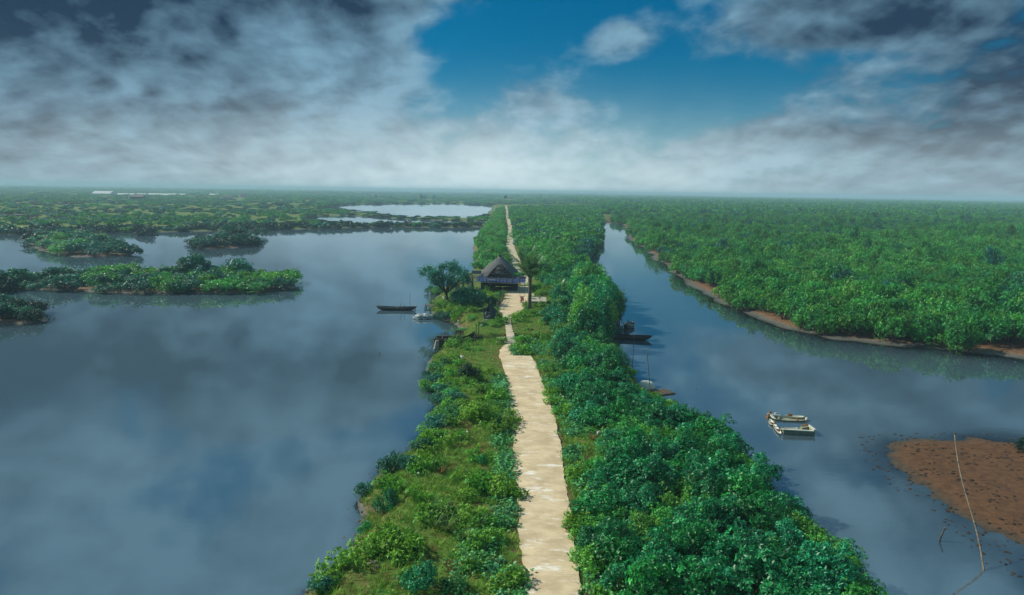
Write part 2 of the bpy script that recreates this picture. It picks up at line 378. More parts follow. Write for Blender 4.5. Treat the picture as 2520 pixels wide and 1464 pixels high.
YARD = GG([(1224, 773), (1217, 766), (1241, 737), (1230, 722), (1230, 706), (1300, 704), (1318, 720), (1312, 735), (1300, 748), (1283, 764), (1279, 776), (1259, 777), (1240, 776)], PZ)

def seg_d(P, line):
    x, y = P[:, 0], P[:, 1]; d = np.full(len(P), 1e9)
    for i in range(len(line) - 1):
        a, b = line[i], line[i + 1]; e = b - a
        t = np.clip(((x - a[0]) * e[0] + (y - a[1]) * e[1]) / (e @ e), 0, 1)
        d = np.minimum(d, np.hypot(x - a[0] - t * e[0], y - a[1] - t * e[1]))
    return d

def land(P):
    """height and zones (grass, orange mud, silt) for points"""
    P = np.asarray(P, float); x, y = P[:, 0], P[:, 1]
    n_s = fbm(x * 0.9, y * 0.9, 3) - 0.5; n_m = fbm(x * 0.18, y * 0.18, 5) - 0.5; n_l = fbm(x * 0.03, y * 0.03, 9) - 0.5
    far = np.clip((y - 150) / 300, 0, 1)
    h = np.full(len(P), -1.5); zone = np.zeros((len(P), 3))
    s = sdist(P, strip); s_strip = s + n_m * 0.8 + n_s * 0.7
    hs = np.where(s_strip < 0, s_strip * 0.55, np.minimum(s_strip * 0.62, LAND_Z + 0.0 * s_strip))
    hs = np.maximum(hs, -1.5); h = np.maximum(h, hs)
    sr = sdist(P, right_land) + n_m * (3.5 + 4 * far) + n_l * 6 * far
    hr = np.where(sr < 0, sr * 0.07, np.minimum(sr * 0.15, 0.9)); h = np.maximum(h, np.maximum(hr, -1.5))
    sf = sdist(P, far_land) + n_l * 14 + n_m * 3
    hf = np.where(sf < 0, sf * 0.10, np.minimum(sf * 0.1, 0.6))
    for q in ponds:
        sp = sdist(P, q) + n_l * 8
        hf = np.minimum(hf, np.clip(-sp * 0.12, -0.8, 5))
    sq = sdist(P, river); hf = np.where(sq > 0, -0.8, hf)
    strip_far = sdist(P, strip)
    h = np.where(sq > 0, -0.8, np.maximum(h, np.where(strip_far > 0, -1.5, hf)))
    for k, q in isl.items():
        si = sdist(P, q) + n_m * 2.0
        h = np.maximum(h, np.where(si < 0, np.maximum(si * 0.2, -1.5), np.minimum(si * 0.25, 0.4)))
    sm = sdist(P, mudflat) + n_m * 1.2 + n_s * 0.5
    ss = sdist(P, shoal) + n_m * 1.6
    hm = np.where(ss < 0, ss * 0.25 - 0.30, -0.30 + np.minimum(ss * 0.10, 0.245)) + n_s * 0.05
    hm = np.maximum(hm, np.where(sm < 0, -0.12 + np.maximum(sm * 0.06, -0.5), np.minimum(-0.12 + sm * 0.10, 0.16) + n_s * 0.07 + (fbm(x * 3.1, y * 3.1, 21) - .5) * 0.06))
    h = np.maximum(h, np.maximum(hm, -1.5))
    dc = seg_d(P, ch_c)
    h = np.where(s_strip > -0.5, np.minimum(h, np.maximum((dc - 0.75) * 1.6, -0.35)), h)
    h = h + np.where((h > 0.5) & (s_strip > 0.5), n_s * 0.22, 0) 
    # zones
    flat = np.clip((s_strip - 1.0) / 1.5, 0, 1)
    zone[:, 0] = np.where(s_strip > 0, np.clip(s_strip / 1.2, 0, 1), 0)
    zone[:, 0] = np.maximum(zone[:, 0], np.clip((sr - 6) / 3, 0, 1)); zone[:, 0] = np.maximum(zone[:, 0], np.clip((sf + 3) / 3, 0, 1))
    om = np.clip((sr - 1.5 - n_m * 3) / 1.0, 0, 1) * (sr > 0)
    zone[:, 1] = np.maximum(om, np.clip((sm - 0.2) / 1.6, 0, 1))
    ver = np.minimum(np.minimum(np.abs(sdist(P, path_poly)), np.abs(sdist(P, foot_poly))), np.abs(sdist(P, upper_poly)))
    zone[:, 2] = np.clip(1.0 - ver / 1.0, 0, 1)
    return h, zone
def H(x, y):
    """ground height from the ground's own grid"""
    i = int(np.clip(np.searchsorted(gx, x) - 1, 0, NX - 2)); j = int(np.clip(np.searchsorted(gy, y) - 1, 0, NY - 2))
    u = (x - gx[i]) / (gx[i + 1] - gx[i]); v = (y - gy[j]) / (gy[j + 1] - gy[j]); A = GH.reshape(NY, NX)
    return float((A[j, i] * (1 - u) + A[j, i + 1] * u) * (1 - v) + (A[j + 1, i] * (1 - u) + A[j + 1, i + 1] * u) * v)

# ------------------------------------------------------------------ ground and water
def axis(fine_lo, fine_hi, step, lo, hi, g):
    a = list(np.arange(fine_lo, fine_hi + 1e-6, step)); s = step
    while a[-1] < hi: s *= g; a.append(a[-1] + s)
    s = step; pre = []; c = fine_lo
    while c > lo: s *= g; c -= s; pre.append(c)
    return np.array(pre[::-1] + a)
gx = axis(-22, 36, 0.42, -14000, 14000, 1.045); gy = axis(20, 125, 0.5, -300, 14000, 1.028)
NX, NY = len(gx), len(gy)
XX, YY = np.meshgrid(gx, gy); GP = np.column_stack([XX.ravel(), YY.ravel()])
GH, GZ = land(GP)
idx = np.arange(NX * NY).reshape(NY, NX)
QF = np.column_stack([idx[:-1, :-1].ravel(), idx[:-1, 1:].ravel(), idx[1:, 1:].ravel(), idx[1:, :-1].ravel()])

def ground_material():
    m, t, out = new_mat('earth_and_grass')
    geo = t.node('ShaderNodeNewGeometry'); pos = geo.outputs['Position']
    g = t.node('ShaderNodeAttribute', attribute_name='grassy').outputs['Fac']
    mu = t.node('ShaderNodeAttribute', attribute_name='mud').outputs['Fac']
    ve = t.node('ShaderNodeAttribute', attribute_name='verge').outputs['Fac']
    n1 = t.noise(pos, 0.35, 5, 0.6); n2 = t.noise(pos, 2.2, 5, 0.65); n3 = t.noise(pos, 9.0, 4, 0.6)
    soil = t.mix(t.smooth(n2, 0.3, 0.7), (0.21, 0.125, 0.065), (0.105, 0.066, 0.038))
    grass = t.mix(t.smooth(n3, 0.3, 0.7), (0.13, 0.20, 0.026), (0.055, 0.115, 0.018))
    gm = t.m('MULTIPLY', g, t.smooth(t.m('ADD', t.m('MULTIPLY', n1, 0.75), t.m('MULTIPLY', n2, 0.45)), 0.40, 0.60))
    c = t.mix(gm, soil, grass)
    c = t.mix(t.m('MULTIPLY', ve, t.smooth(n2, 0.25, 0.55)), c, t.mix(n3, (0.20, 0.115, 0.055), (0.10, 0.06, 0.035)))
    orange = t.mix(t.smooth(n2, 0.3, 0.7), (0.140, 0.066, 0.026), (0.080, 0.040, 0.018))
    orange = t.mix(t.smooth(n3, 0.56, 0.68), orange, (0.075, 0.045, 0.028))
    c = t.mix(t.m('MULTIPLY', mu, t.m('SUBTRACT', 1.0, gm)), c, orange)
    z = t.sep(pos)[2]
    silt = t.mix(t.smooth(n2, 0.3, 0.7), (0.125, 0.135, 0.120), (0.075, 0.085, 0.078))
    wet = t.smooth(t.m('ADD', z, t.m('MULTIPLY', t.m('SUBTRACT', n2, 0.5), 0.22)), 0.26, 0.10)
    wet = t.m('MULTIPLY', wet, t.m('SUBTRACT', 1.0, t.m('MULTIPLY', mu, 0.95)))
    c = t.mix(wet, c, silt)
    sub = t.smooth(t.m('ADD', z, t.m('MULTIPLY', t.m('SUBTRACT', n2, 0.5), 0.10)), 0.12, -0.03); c = t.mix(sub, c, t.mix(t.smooth(n2, 0.45, 0.6), (0.060, 0.052, 0.034), (0.026, 0.027, 0.024)))
    p = t.node('ShaderNodeBsdfPrincipled'); t.put(p.inputs['Base Color'], c)
    t.put(p.inputs['Roughness'], t.m('SUBTRACT', 0.95, t.m('MULTIPLY', wet, 0.4)))
    p.inputs['Specular IOR Level'].default_value = 0.25
    bp = t.node('ShaderNodeBump'); t.put(bp.inputs['Height'], t.m('ADD', n2, t.m('MULTIPLY', n3, 0.5))); bp.inputs['Strength'].default_value = 0.6; bp.inputs['Distance'].default_value = 0.10
    t.l.new(bp.outputs[0], p.inputs['Normal']); t.l.new(p.outputs[0], out.inputs[0]); return m
me = bpy.data.meshes.new('ground'); setm(me, np.column_stack([GP, GH]), QF, True)
fattr(me, 'grassy', GZ[:, 0]); fattr(me, 'mud', GZ[:, 1]); fattr(me, 'verge', GZ[:, 2])
tag(link('ground', me, ground_material()), kind='structure')

def water_material():
    m, t, out = new_mat('lake_water')
    geo = t.node('ShaderNodeNewGeometry'); pos = geo.outputs['Position']
    dep = t.node('ShaderNodeAttribute', attribute_name='depth').outputs['Fac']
    murk = t.m('SUBTRACT', 1.0, t.m('EXPONENT', t.m('MULTIPLY', t.m('MAXIMUM', dep, 0.0), -4.0)))
    n0 = t.noise(t.mapping(pos, (0.05, 0.03, 1)), 1.0, 3, 0.5)
    body = t.mix(t.smooth(n0, 0.3, 0.7), (0.066, 0.112, 0.136), (0.056, 0.106, 0.138))
    dif = t.node('ShaderNodeBsdfDiffuse'); t.put(dif.inputs[0], body)
    tr = t.node('ShaderNodeBsdfTransparent'); tr.inputs[0].default_value = (0.80, 0.86, 0.86, 1)
    ms = t.node('ShaderNodeMixShader'); t.put(ms.inputs[0], murk); t.l.new(tr.outputs[0], ms.inputs[1]); t.l.new(dif.outputs[0], ms.inputs[2])
    n1 = t.noise(t.mapping(pos, (0.55, 1.5, 1)), 1.0, 3, 0.55); n2 = t.noise(t.mapping(pos, (0.09, 0.16, 1)), 1.0, 2, 0.5)
    hgt = t.m('ADD', t.m('MULTIPLY', n1, 0.25), t.m('MULTIPLY', n2, 1.0))
    bp = t.node('ShaderNodeBump'); t.put(bp.inputs['Height'], hgt); bp.inputs['Strength'].default_value = 0.015; bp.inputs['Distance'].default_value = 0.4
    gl = t.node('ShaderNodeBsdfGlossy'); gl.inputs['Color'].default_value = (0.93, 0.97, 1.0, 1); t.put(gl.inputs['Roughness'], t.smooth(t.noise(t.mapping(pos, (0.012, 0.035, 1)), 1.0, 4, 0.55, 0.4), 0.45, 0.68, 0.02, 0.075))
    t.l.new(bp.outputs[0], gl.inputs['Normal'])
    fr = t.node('ShaderNodeFresnel'); fr.inputs['IOR'].default_value = 3.6; t.l.new(bp.outputs[0], fr.inputs['Normal'])
    mx = t.node('ShaderNodeMixShader'); t.l.new(fr.outputs[0], mx.inputs[0]); t.l.new(ms.outputs[0], mx.inputs[1]); t.l.new(gl.outputs[0], mx.inputs[2])
    t.l.new(mx.outputs[0], out.inputs[0]); return m
keep = (GH[QF].min(axis=1) < 0.06)
WF = QF[keep]; used, inv = np.unique(WF, return_inverse=True)
me = bpy.data.meshes.new('water'); setm(me, np.column_stack([GP[used], np.zeros(len(used))]), inv.reshape(WF.shape), True)
fattr(me, 'depth', -GH[used])
tag(link('water', me, water_material()), kind='structure')

# ------------------------------------------------------------------ path, footpath, yard
def concrete_path_material(name, tint=(1, 1, 1)):
    m, t, out = new_mat(name)
    geo = t.node('ShaderNodeNewGeometry'); pos = geo.outputs['Position']
    n1 = t.noise(t.mapping(pos, (0.7, 1.1, 1)), 1.0, 7, 0.66, 0.2); n2 = t.noise(t.mapping(pos, (0.55, 1.7, 1), (9, 3, 0)), 1.1, 7, 0.68, 0.2)
    n3 = t.noise(pos, 16.0, 4, 0.6); n4 = t.noise(pos, 0.9, 4, 0.6)
    T = lambda c: tuple(a * b for a, b in zip(c, tint))
    c = t.mix(t.smooth(n1, 0.32, 0.68), T((0.69, 0.565, 0.365)), T((0.50, 0.40, 0.25)))
    c = t.mix(t.smooth(n2, 0.55, 0.66), c, T((0.80, 0.77, 0.68)))
    c = t.mix(t.m('MULTIPLY', t.smooth(n4, 0.50, 0.68), 0.7), c, T((0.46, 0.36, 0.22)))
    c = t.mix(t.m('MULTIPLY', t.smooth(n3, 0.5, 0.75), 0.35), c, T((0.42, 0.33, 0.20)))
    p = t.node('ShaderNodeBsdfPrincipled'); t.put(p.inputs['Base Color'], c); p.inputs['Roughness'].default_value = 0.92; p.inputs['Specular IOR Level'].default_value = 0.2
    bp = t.node('ShaderNodeBump'); t.put(bp.inputs['Height'], t.m('ADD', n1, t.m('MULTIPLY', n3, 0.3))); bp.inputs['Strength'].default_value = 0.25; bp.inputs['Distance'].default_value = 0.03
    t.l.new(bp.outputs[0], p.inputs['Normal']); t.l.new(p.outputs[0], out.inputs[0]); return m
MP = concrete_path_material('dusty_concrete'); MPF = concrete_path_material('grey_dusty_concrete', (0.86, 0.92, 1.05))
rng = np.random.default_rng(11)
def rows_at(rows, n):
    """edge points along a path, evenly in distance"""
    L = GG([(a[1], a[0]) for a in rows], PZ); Rr = GG([(a[2], a[0]) for a in rows], PZ)
    mid = (L + Rr) / 2; s = np.r_[0, np.cumsum(np.linalg.norm(np.diff(mid, axis=0), axis=1))]
    u = np.linspace(0, s[-1], n)
    f = lambda A: np.column_stack([np.interp(u, s, A[:, 0]), np.interp(u, s, A[:, 1])])
    return f(L), f(Rr), s[-1]
def slab(L, Rr, z, thick, name, mat, parent, rag=0.07, seed=0, cross=6):
    n = len(L); V = []; F = []
    jl = (fbm((np.arange(n) + seed * 16) * 0.45, np.full(n, 3.7), 31) - .5) * 2 * rag; jr = (fbm((np.arange(n) + seed * 16) * 0.45, np.full(n, 53.7), 33) - .5) * 2 * rag
    d = Rr - L; d = d / np.linalg.norm(d, axis=1)[:, None]
    A = L + d * jl[:, None]; B = Rr + d * jr[:, None]; us = np.linspace(0, 1, cross)
    for i in range(n):
        for u in us:
            p = A[i] * (1 - u) + B[i] * u; V.append((p[0], p[1], z + 0.02 * math.sin(u * math.pi)))
    for i in range(n):
        V.append((A[i][0], A[i][1], z - thick)); V.append((B[i][0], B[i][1], z - thick))
    k = n * cross
    for i in range(n - 1):
        for j in range(cross - 1): a = i * cross + j; F.append((a, a + 1, a + cross + 1, a + cross))
        F.append((i * cross, (i + 1) * cross, k + 2 * i + 2, k + 2 * i)); F.append((k + 2 * i + 1, k + 2 * i + 3, (i + 1) * cross + cross - 1, i * cross + cross - 1))
    F.append(tuple(range(cross))[::-1] + (k, k + 1)); e = (n - 1) * cross
    F.append(tuple(range(e, e + cross)) + (k + 2 * n - 1, k + 2 * n - 2))
    return MB().add(V, F).build(name, mat, parent)
def paved(name, rows, slab_len, mat, gap=0.007, z=PZ):
    base = None; _, _, S = rows_at(rows, 4); ns = max(1, int(S / slab_len))
    L, Rr, S = rows_at(rows, ns * 16 + 1)
    root = bpy.data.objects.new(name, None); C.objects.link(root); tag(root, kind='structure')
    for i in range(ns):
        a = i * 16; l, r_ = L[a:a + 17].copy(), Rr[a:a + 17].copy()
        dl = (l[-1] - l[-2]); l[-1] -= dl / np.linalg.norm(dl) * gap; dr = (r_[-1] - r_[-2]); r_[-1] -= dr / np.linalg.norm(dr) * gap
        slab(l, r_, z + rng.uniform(-0.002, 0.002), 0.22, 'slab', mat, root, 0.16, i)
    return root
paved('path', PATH, 4.2, MP)
paved('footpath', FOOT[4:], 3.5, MPF)
o = slab(*rows_at(FOOT[:4], 30)[:2], PZ - 0.02, 0.2, 'dirt_path', MP, None, 0.12, 3); tag(o, kind='structure')
o = slab(*rows_at(UPPER, 260)[:2], PZ, 0.2, 'far_path', concrete_path_material('pale_path', (0.82, 0.92, 1.0)), None, 0.16, 5); tag(o, kind='structure')
n = len(YARD)
mb = MB().add([(p[0], p[1], PZ + 0.006) for p in YARD] + [(p[0], p[1], PZ - 0.2) for p in YARD],
              [tuple(range(n))] + [(i, (i + 1) % n, n + (i + 1) % n, n + i) for i in range(n)])
tag(mb.build('yard', MP), kind='structure')

# ------------------------------------------------------------------ vegetation: meshes
def leaf_quads(P, D, N, L, Wd, fold=0.12):
    """one folded diamond per leaf: base P, direction D, face normal N"""
    S = np.cross(D, N); S /= np.linalg.norm(S, axis=1)[:, None] + 1e-9
    U = np.cross(S, D); L = L[:, None]; Wd = Wd[:, None]
    a = P; b = P + D * L * 0.5 + S * Wd * 0.5 + U * L * fold; c = P + D * L; d = P + D * L * 0.5 - S * Wd * 0.5 + U * L * fold
    V = np.stack([a, b, c, d], 1).reshape(-1, 3); F = np.arange(len(V)).reshape(-1, 4); return V, F
def unit(v): return v / (np.linalg.norm(v, axis=1)[:, None] + 1e-9)
def leafmesh(name, V, F, lv, mat):
    me = bpy.data.meshes.new(name); setm(me, V, F); fattr(me, 'lv', np.repeat(lv, F.shape[1] if len(lv) * F.shape[1] == len(V) else len(V) // len(lv)))
    me.materials.append(mat); return me
def crown(name, mat, seed, lobes=26, ros=420, per=6, ll=0.15, lw=0.055, hgt=1.25, lobe_r=(0.22, 0.36), upr=0.35, spread=1.0, base=0.12, inner=0.25, ragged=0.0):
    r = np.random.default_rng(seed)
    d = r.normal(size=(lobes, 3)); d[:, 2] = np.abs(d[:, 2]) * 0.9 - 0.05; d = unit(d)
    rad = r.uniform(0.42, 0.80, lobes) ** 0.8
    lc = d * rad[:, None] * np.array((spread, spread, hgt - 0.3)); lc[:, 2] += base + 0.1
    lr = r.uniform(*lobe_r, lobes)
    k = r.integers(0, lobes, ros); q = r.normal(size=(ros, 3)); q[:, 2] += upr; q = unit(q)
    depth = np.where(r.random(ros) < inner, r.uniform(0.3, 0.9, ros), r.uniform(0.88, 1.06 + ragged, ros))
    p = lc[k] + q * (lr[k] * depth)[:, None]; p[:, 2] = np.maximum(p[:, 2], r.uniform(0.0, 0.12, ros))
    tint = r.random(ros); lob_t = r.random(lobes)
    P = np.repeat(p, per, 0); Q = np.repeat(q, per, 0); n = len(P)
    tan = unit(np.cross(Q, r.normal(size=(n, 3)))); D = unit(Q * r.uniform(0.05, 0.65, n)[:, None] + tan + np.array((0, 0, 0.15)))
    N = unit(Q * 1.5 + 0.42 * r.normal(size=(n, 3)) + np.array((0, 0, 0.3)))
    V, F = leaf_quads(P + r.normal(size=(n, 3)) * 0.02, D, N, ll * r.uniform(0.65, 1.25, n), lw * r.uniform(0.7, 1.3, n))
    lv = np.clip(0.22 * r.random(n) + 0.36 * np.repeat(tint, per) + 0.42 * np.repeat(lob_t[k], per) + 0.25 * (r.random(n) < 0.06), 0, 1)
    return leafmesh(name, V, F, lv, mat)
def stems(name, seed, n=6, h=0.9, rad=0.035, lean=0.55, roots=0, mat=None):
    r = random.Random(seed); mb = MB()
    for i in range(n):
        a = 2 * math.pi * (i + r.random() * 0.7) / n; b0 = 0.10 if n > 1 else 0; l = lean * r.uniform(0.5, 1.1)
        pts = [(b0 * math.cos(a), b0 * math.sin(a), -0.06), (b0 * math.cos(a) + l * 0.35 * math.cos(a), b0 * math.sin(a) + l * 0.35 * math.sin(a), h * 0.45), (l * math.cos(a + 0.3), l * math.sin(a + 0.3), h * r.uniform(0.85, 1.05))]
        mb.tube(pts, [rad, rad * 0.75, rad * 0.35], 5)
    for i in range(roots):
        a = 2 * math.pi * (i + r.random() * 0.6) / roots; d = r.uniform(0.25, 0.48)
        mb.tube([(0, 0, h * r.uniform(0.28, 0.45)), (d * 0.6 * math.cos(a), d * 0.6 * math.sin(a), h * 0.22), (d * math.cos(a), d * math.sin(a), -0.06)], [rad * 0.5, rad * 0.42, rad * 0.35], 4)
    me = bpy.data.meshes.new(name); me.from_pydata(mb.v, [], mb.f); me.update(); me.materials.append(mat or M['bark']); return me
def remat(me, mat, name): m2 = me.copy(); m2.name = name; m2.materials.clear(); m2.materials.append(mat); return m2
def blades(name, mat, seed, n, L, Wd, droop=0.5, spread=0.1, up=1.0, segs=3):
    r = np.random.default_rng(seed); V = []; F = []; lv = []
    for i in range(n):
        a = r.uniform(0, 2 * math.pi); o_ = r.uniform(0, spread); b = np.array((o_ * math.cos(a), o_ * math.sin(a), 0))
        a += r.normal() * 0.3; hd = np.array((math.cos(a), math.sin(a), 0)); sd = np.array((-math.sin(a), math.cos(a), 0))
        l = L * r.uniform(0.6, 1.15); t0 = r.uniform(0.15, 0.75) * droop; k = len(V) ; p = b.copy(); ang = math.pi / 2 * up - t0
        v = r.random()
        for s in range(segs + 1):
            w = Wd * (1 - s / segs) ** 0.7 * (0.7 + 0.6 * (s == 1)) + 0.002
            V += [p - sd * w / 2, p + sd * w / 2]; lv += [v, v]
            p = p + (hd * math.cos(ang) + np.array((0, 0, 1)) * math.sin(ang)) * l / segs; ang -= droop * r.uniform(0.3, 0.8) * (1.2 / segs) * 1.5
        for s in range(segs): F.append((k + 2 * s, k + 2 * s + 1, k + 2 * s + 3, k + 2 * s + 2))
    me = bpy.data.meshes.new(name); setm(me, np.array(V), np.array(F)); fattr(me, 'lv', lv); me.materials.append(mat); return me
def broadleaf(name, mat, seed, n, spread, L, hgt):
    """low clump of broad, nearly level leaves"""
    r = np.random.default_rng(seed); a = r.uniform(0, 6.283, n); q = np.sqrt(r.random(n)) * spread
    P = np.column_stack([q * np.cos(a), q * np.sin(a), hgt * (1 - (q / spread) ** 2 * 0.7) * r.uniform(0.45, 1.1, n)])
    t = r.uniform(0, 6.283, n); D = unit(np.column_stack([np.cos(t), np.sin(t), r.normal(-0.15, 0.3, n)])); N = unit(np.column_stack([r.normal(0, .35, n), r.normal(0, .35, n), np.ones(n)]))
    V, F = leaf_quads(P, D, N, L * r.uniform(0.6, 1.2, n), L * 0.8 * r.uniform(0.6, 1.1, n), 0.06)
    return leafmesh(name, V, F, r.random(n), mat)

CR_N = [crown('foliage_glossy', M['leaf_glossy'], s, 22, 700, 6, 0.112, 0.044, 1.40, (0.15, 0.27), 0.6, ragged=0.30, inner=0.10) for s in (1, 2, 3, 4, 5)]
CR_F = [crown('foliage_fine', M['leaf_fresh'], s, 34, 620, 5, 0.095, 0.05, 1.15, (0.18, 0.30), 0.3, ragged=0.12) for s in (11, 12, 13)]
CR_T = [crown('foliage_tall', M['leaf_glossy'], s, 30, 620, 6, 0.12, 0.042, 1.9, (0.18, 0.32), 0.6, spread=0.85, base=0.35, ragged=0.3) for s in (21, 22, 23)]
CR_M = [crown('foliage_mangrove', M['leaf_mangrove'], s, 26, 300, 5, 0.14, 0.075, 1.35, (0.18, 0.30), 0.35, base=0.32, ragged=0.1) for s in (31, 32, 33, 34, 35)]
CR_L = [crown('foliage_far', M['leaf_mangrove'], s, 20, 105, 4, 0.30, 0.17, 1.2, (0.25, 0.38), 0.3, base=0.1) for s in (41, 42, 43, 44)]
def kit(src, mat, nm): return [remat(m, M[mat], nm) for m in src]
K = {'glossy': CR_N, 'fresh': CR_F, 'yellow': kit(CR_F, 'leaf_yellow', 'foliage_yellow'), 'teal': kit(CR_F, 'leaf_teal', 'foliage_teal'), 'dark': kit(CR_F, 'leaf_dark', 'foliage_dark'),
     'glossyfine': kit(CR_F, 'leaf_glossy', 'foliage_glossy_fine'), 'tall': CR_T, 'talldark': kit(CR_T, 'leaf_teal', 'foliage_tall_teal'), 'mangrove': CR_M, 'tealmangrove': kit(CR_M, 'leaf_teal', 'foliage_teal_mangrove'),
     'greenmangrove': kit(CR_M, 'leaf_fresh', 'foliage_fresh_mangrove'), 'far': CR_L, 'fardark': kit(CR_L, 'leaf_dark', 'foliage_far_dark'), 'farteal': kit(CR_L, 'leaf_teal', 'foliage_far_teal'),
     'freshtall': kit(CR_T, 'leaf_fresh', 'foliage_tall_fresh')}
ST_BUSH = [stems('stem', s, 6, 0.85, 0.035, 0.55) for s in (1, 2)]
ST_MANG = [stems('trunk', s, 4, 1.0, 0.045, 0.5, 7) for s in (3, 4, 5)]
prr = random.Random(5)

def bush(name, part, kind, x, y, rad, hs, label, cat, group=None, st=None, z=None, variant=None):
    """one plant: Empty at its foot, foliage and stems as parts (far ones: foliage alone)"""
    me = K[kind][prr.randrange(len(K[kind])) if variant is None else variant]
    zz = H(x, y) if z is None else z
    rz = prr.uniform(0, 6.283); sc = (rad * prr.uniform(0.92, 1.08), rad * prr.uniform(0.92, 1.08), rad * hs)
    if st is None:
        o = bpy.data.objects.new(name, me); C.objects.link(o); o.location = (x, y, zz - 0.03); o.rotation_euler = (0, 0, rz); o.scale = sc
        return tag(o, label, cat, group)
    t = thing(name, label, cat, (x, y, zz - 0.03), rz, group); t.scale = sc
    o = bpy.data.objects.new(part, me); C.objects.link(o); o.parent = t
    o = bpy.data.objects.new(st[0].name.split('.')[0], st[prr.randrange(len(st))]); C.objects.link(o); o.parent = t
    return t

def fill(poly, spacing, seed, margin=0.0, jit=0.42):
    r = np.random.default_rng(seed); lo, hi = poly.min(0), poly.max(0)
    xs = np.arange(lo[0], hi[0] + spacing, spacing); ys = np.arange(lo[1], hi[1] + spacing, spacing * 0.87)
    X, Y = np.meshgrid(xs, ys); X[1::2] += spacing / 2
    P = np.column_stack([X.ravel(), Y.ravel()]) + r.uniform(-jit, jit, (X.size, 2)) * spacing
    return P[sdist(P, poly) > margin]
def in_view(P, z=2.0, mx=260, my=260):
    px, py, dz = proj(np.column_stack([P, np.full(len(P), z)])); return (dz > 1) & (px > -mx) & (px < 2520 + mx) & (py < 1464 + my)

def scatter(name, P3, rot, scl, pick, meshes, label=None, cat=None, kind='stuff'):
    """many alike plants too numerous to count: one object, plants set on its points"""
    me = bpy.data.meshes.new(name); me.vertices.add(len(P3)); me.vertices.foreach_set('co', np.asarray(P3, np.float32).ravel())
    a = me.attributes.new('rot', 'FLOAT_VECTOR', 'POINT'); a.data.foreach_set('vector', np.asarray(rot, np.float32).ravel())
    a = me.attributes.new('scl', 'FLOAT_VECTOR', 'POINT'); a.data.foreach_set('vector', np.asarray(scl, np.float32).ravel())
    a = me.attributes.new('pick', 'INT', 'POINT'); a.data.foreach_set('value', np.asarray(pick, np.int32))
    o = link(name, me)
    ng = bpy.data.node_groups.new(name + '_nodes', 'GeometryNodeTree')
    ng.interface.new_socket('Geometry', in_out='INPUT', socket_type='NodeSocketGeometry'); ng.interface.new_socket('Geometry', in_out='OUTPUT', socket_type='NodeSocketGeometry')
    N = ng.nodes; Lk = ng.links
    gi = N.new('NodeGroupInput'); go = N.new('NodeGroupOutput'); ip = N.new('GeometryNodeInstanceOnPoints'); j = N.new('GeometryNodeJoinGeometry')
    for m_ in meshes[::-1]:
        so = bpy.data.objects.new(name + '_plant', m_)
        oi = N.new('GeometryNodeObjectInfo'); oi.inputs['Object'].default_value = so; oi.inputs['As Instance'].default_value = True
        Lk.new(oi.outputs['Geometry'], j.inputs[0])
    def at(nm, ty):
        q = N.new('GeometryNodeInputNamedAttribute'); q.data_type = ty; q.inputs['Name'].default_value = nm; return q.outputs['Attribute']
    Lk.new(gi.outputs[0], ip.inputs['Points']); Lk.new(j.outputs[0], ip.inputs['Instance']); ip.inputs['Pick Instance'].default_value = True
    Lk.new(at('pick', 'INT'), ip.inputs['Instance Index'])
    e2r = N.new('FunctionNodeEulerToRotation'); Lk.new(at('rot', 'FLOAT_VECTOR'), e2r.inputs[0]); Lk.new(e2r.outputs[0], ip.inputs['Rotation'])
    Lk.new(at('scl', 'FLOAT_VECTOR'), ip.inputs['Scale']); Lk.new(ip.outputs[0], go.inputs[0])
    md = o.modifiers.new('plants', 'NODES'); md.node_group = ng
    return tag(o, label, cat, None, kind)
def scat(name, P, z, rad, hs, meshes, label, seed, cat=None, pick=None):
    r = np.random.default_rng(seed); n = len(P)
    rot = np.column_stack([r.normal(0, 0.05, n), r.normal(0, 0.05, n), r.uniform(0, 6.283, n)])
    rad = np.asarray(rad) * np.ones(n); scl = np.column_stack([rad, rad, rad * hs])
    return scatter(name, np.column_stack([P, z]), rot, scl, r.integers(0, len(meshes), n) if pick is None else pick, meshes, label, cat)

# ------------------------------------------------------------------ vegetation: the forest across the creek
fr = np.random.default_rng(77)
cand = fill(np.array([(0, 70), (560, 70), (560, 620), (0, 620)], float), 2.05, 5)
cand = cand[in_view(cand)]
sr = sdist(cand, right_land); ss_ = sdist(cand, strip)
edge_n = fbm(cand[:, 0] * 0.12, cand[:, 1] * 0.12, 15) - 0.5
ok = (sr + edge_n * 9 > 1.6) & (ss_ < -2.0) & ((cand[:, 1] < 330) | (fr.random(len(cand)) < 0.75))
cand, sr_ = cand[ok], sr[ok]
dist = np.hypot(cand[:, 0], cand[:, 1])
score = sr_ * 1.0 + dist * 0.22
order = np.argsort(score); near_i = order[:190]; rest = order[190:]
for i in near_i:
    x, y = cand[i]; kind = 'mangrove' if prr.random() < 0.72 else 'greenmangrove'
    bush('mangrove_tree', 'crown', kind, x, y, prr.uniform(1.2, 2.0), prr.uniform(0.95, 1.4), {'mangrove': {True: 'mangrove tree with arching roots at the very edge of the muddy far bank', False: 'mangrove tree in the rows behind those edging the muddy far bank'}, 'greenmangrove': {True: 'paler fresh green mangrove with arching roots edging the muddy far bank', False: 'paler fresh green mangrove in the rows behind the muddy far bank'}}[kind][bool(sr_[i] < 6.5)], 'tree', 'mangroves along the far bank of the creek', ST_MANG)
P = cand[rest]; big = fbm(P[:, 0] * 0.05, P[:, 1] * 0.05, 8); tall = (fr.random(len(P)) < 0.05)
rad = fr.uniform(0.9, 1.9, len(P)) * (0.75 + 0.6 * big); pk = fr.integers(0, 5, len(P))
meshes = CR_M + kit(CR_M[:3], 'leaf_fresh', 'foliage_fresh_m') + K['tealmangrove'][:2]
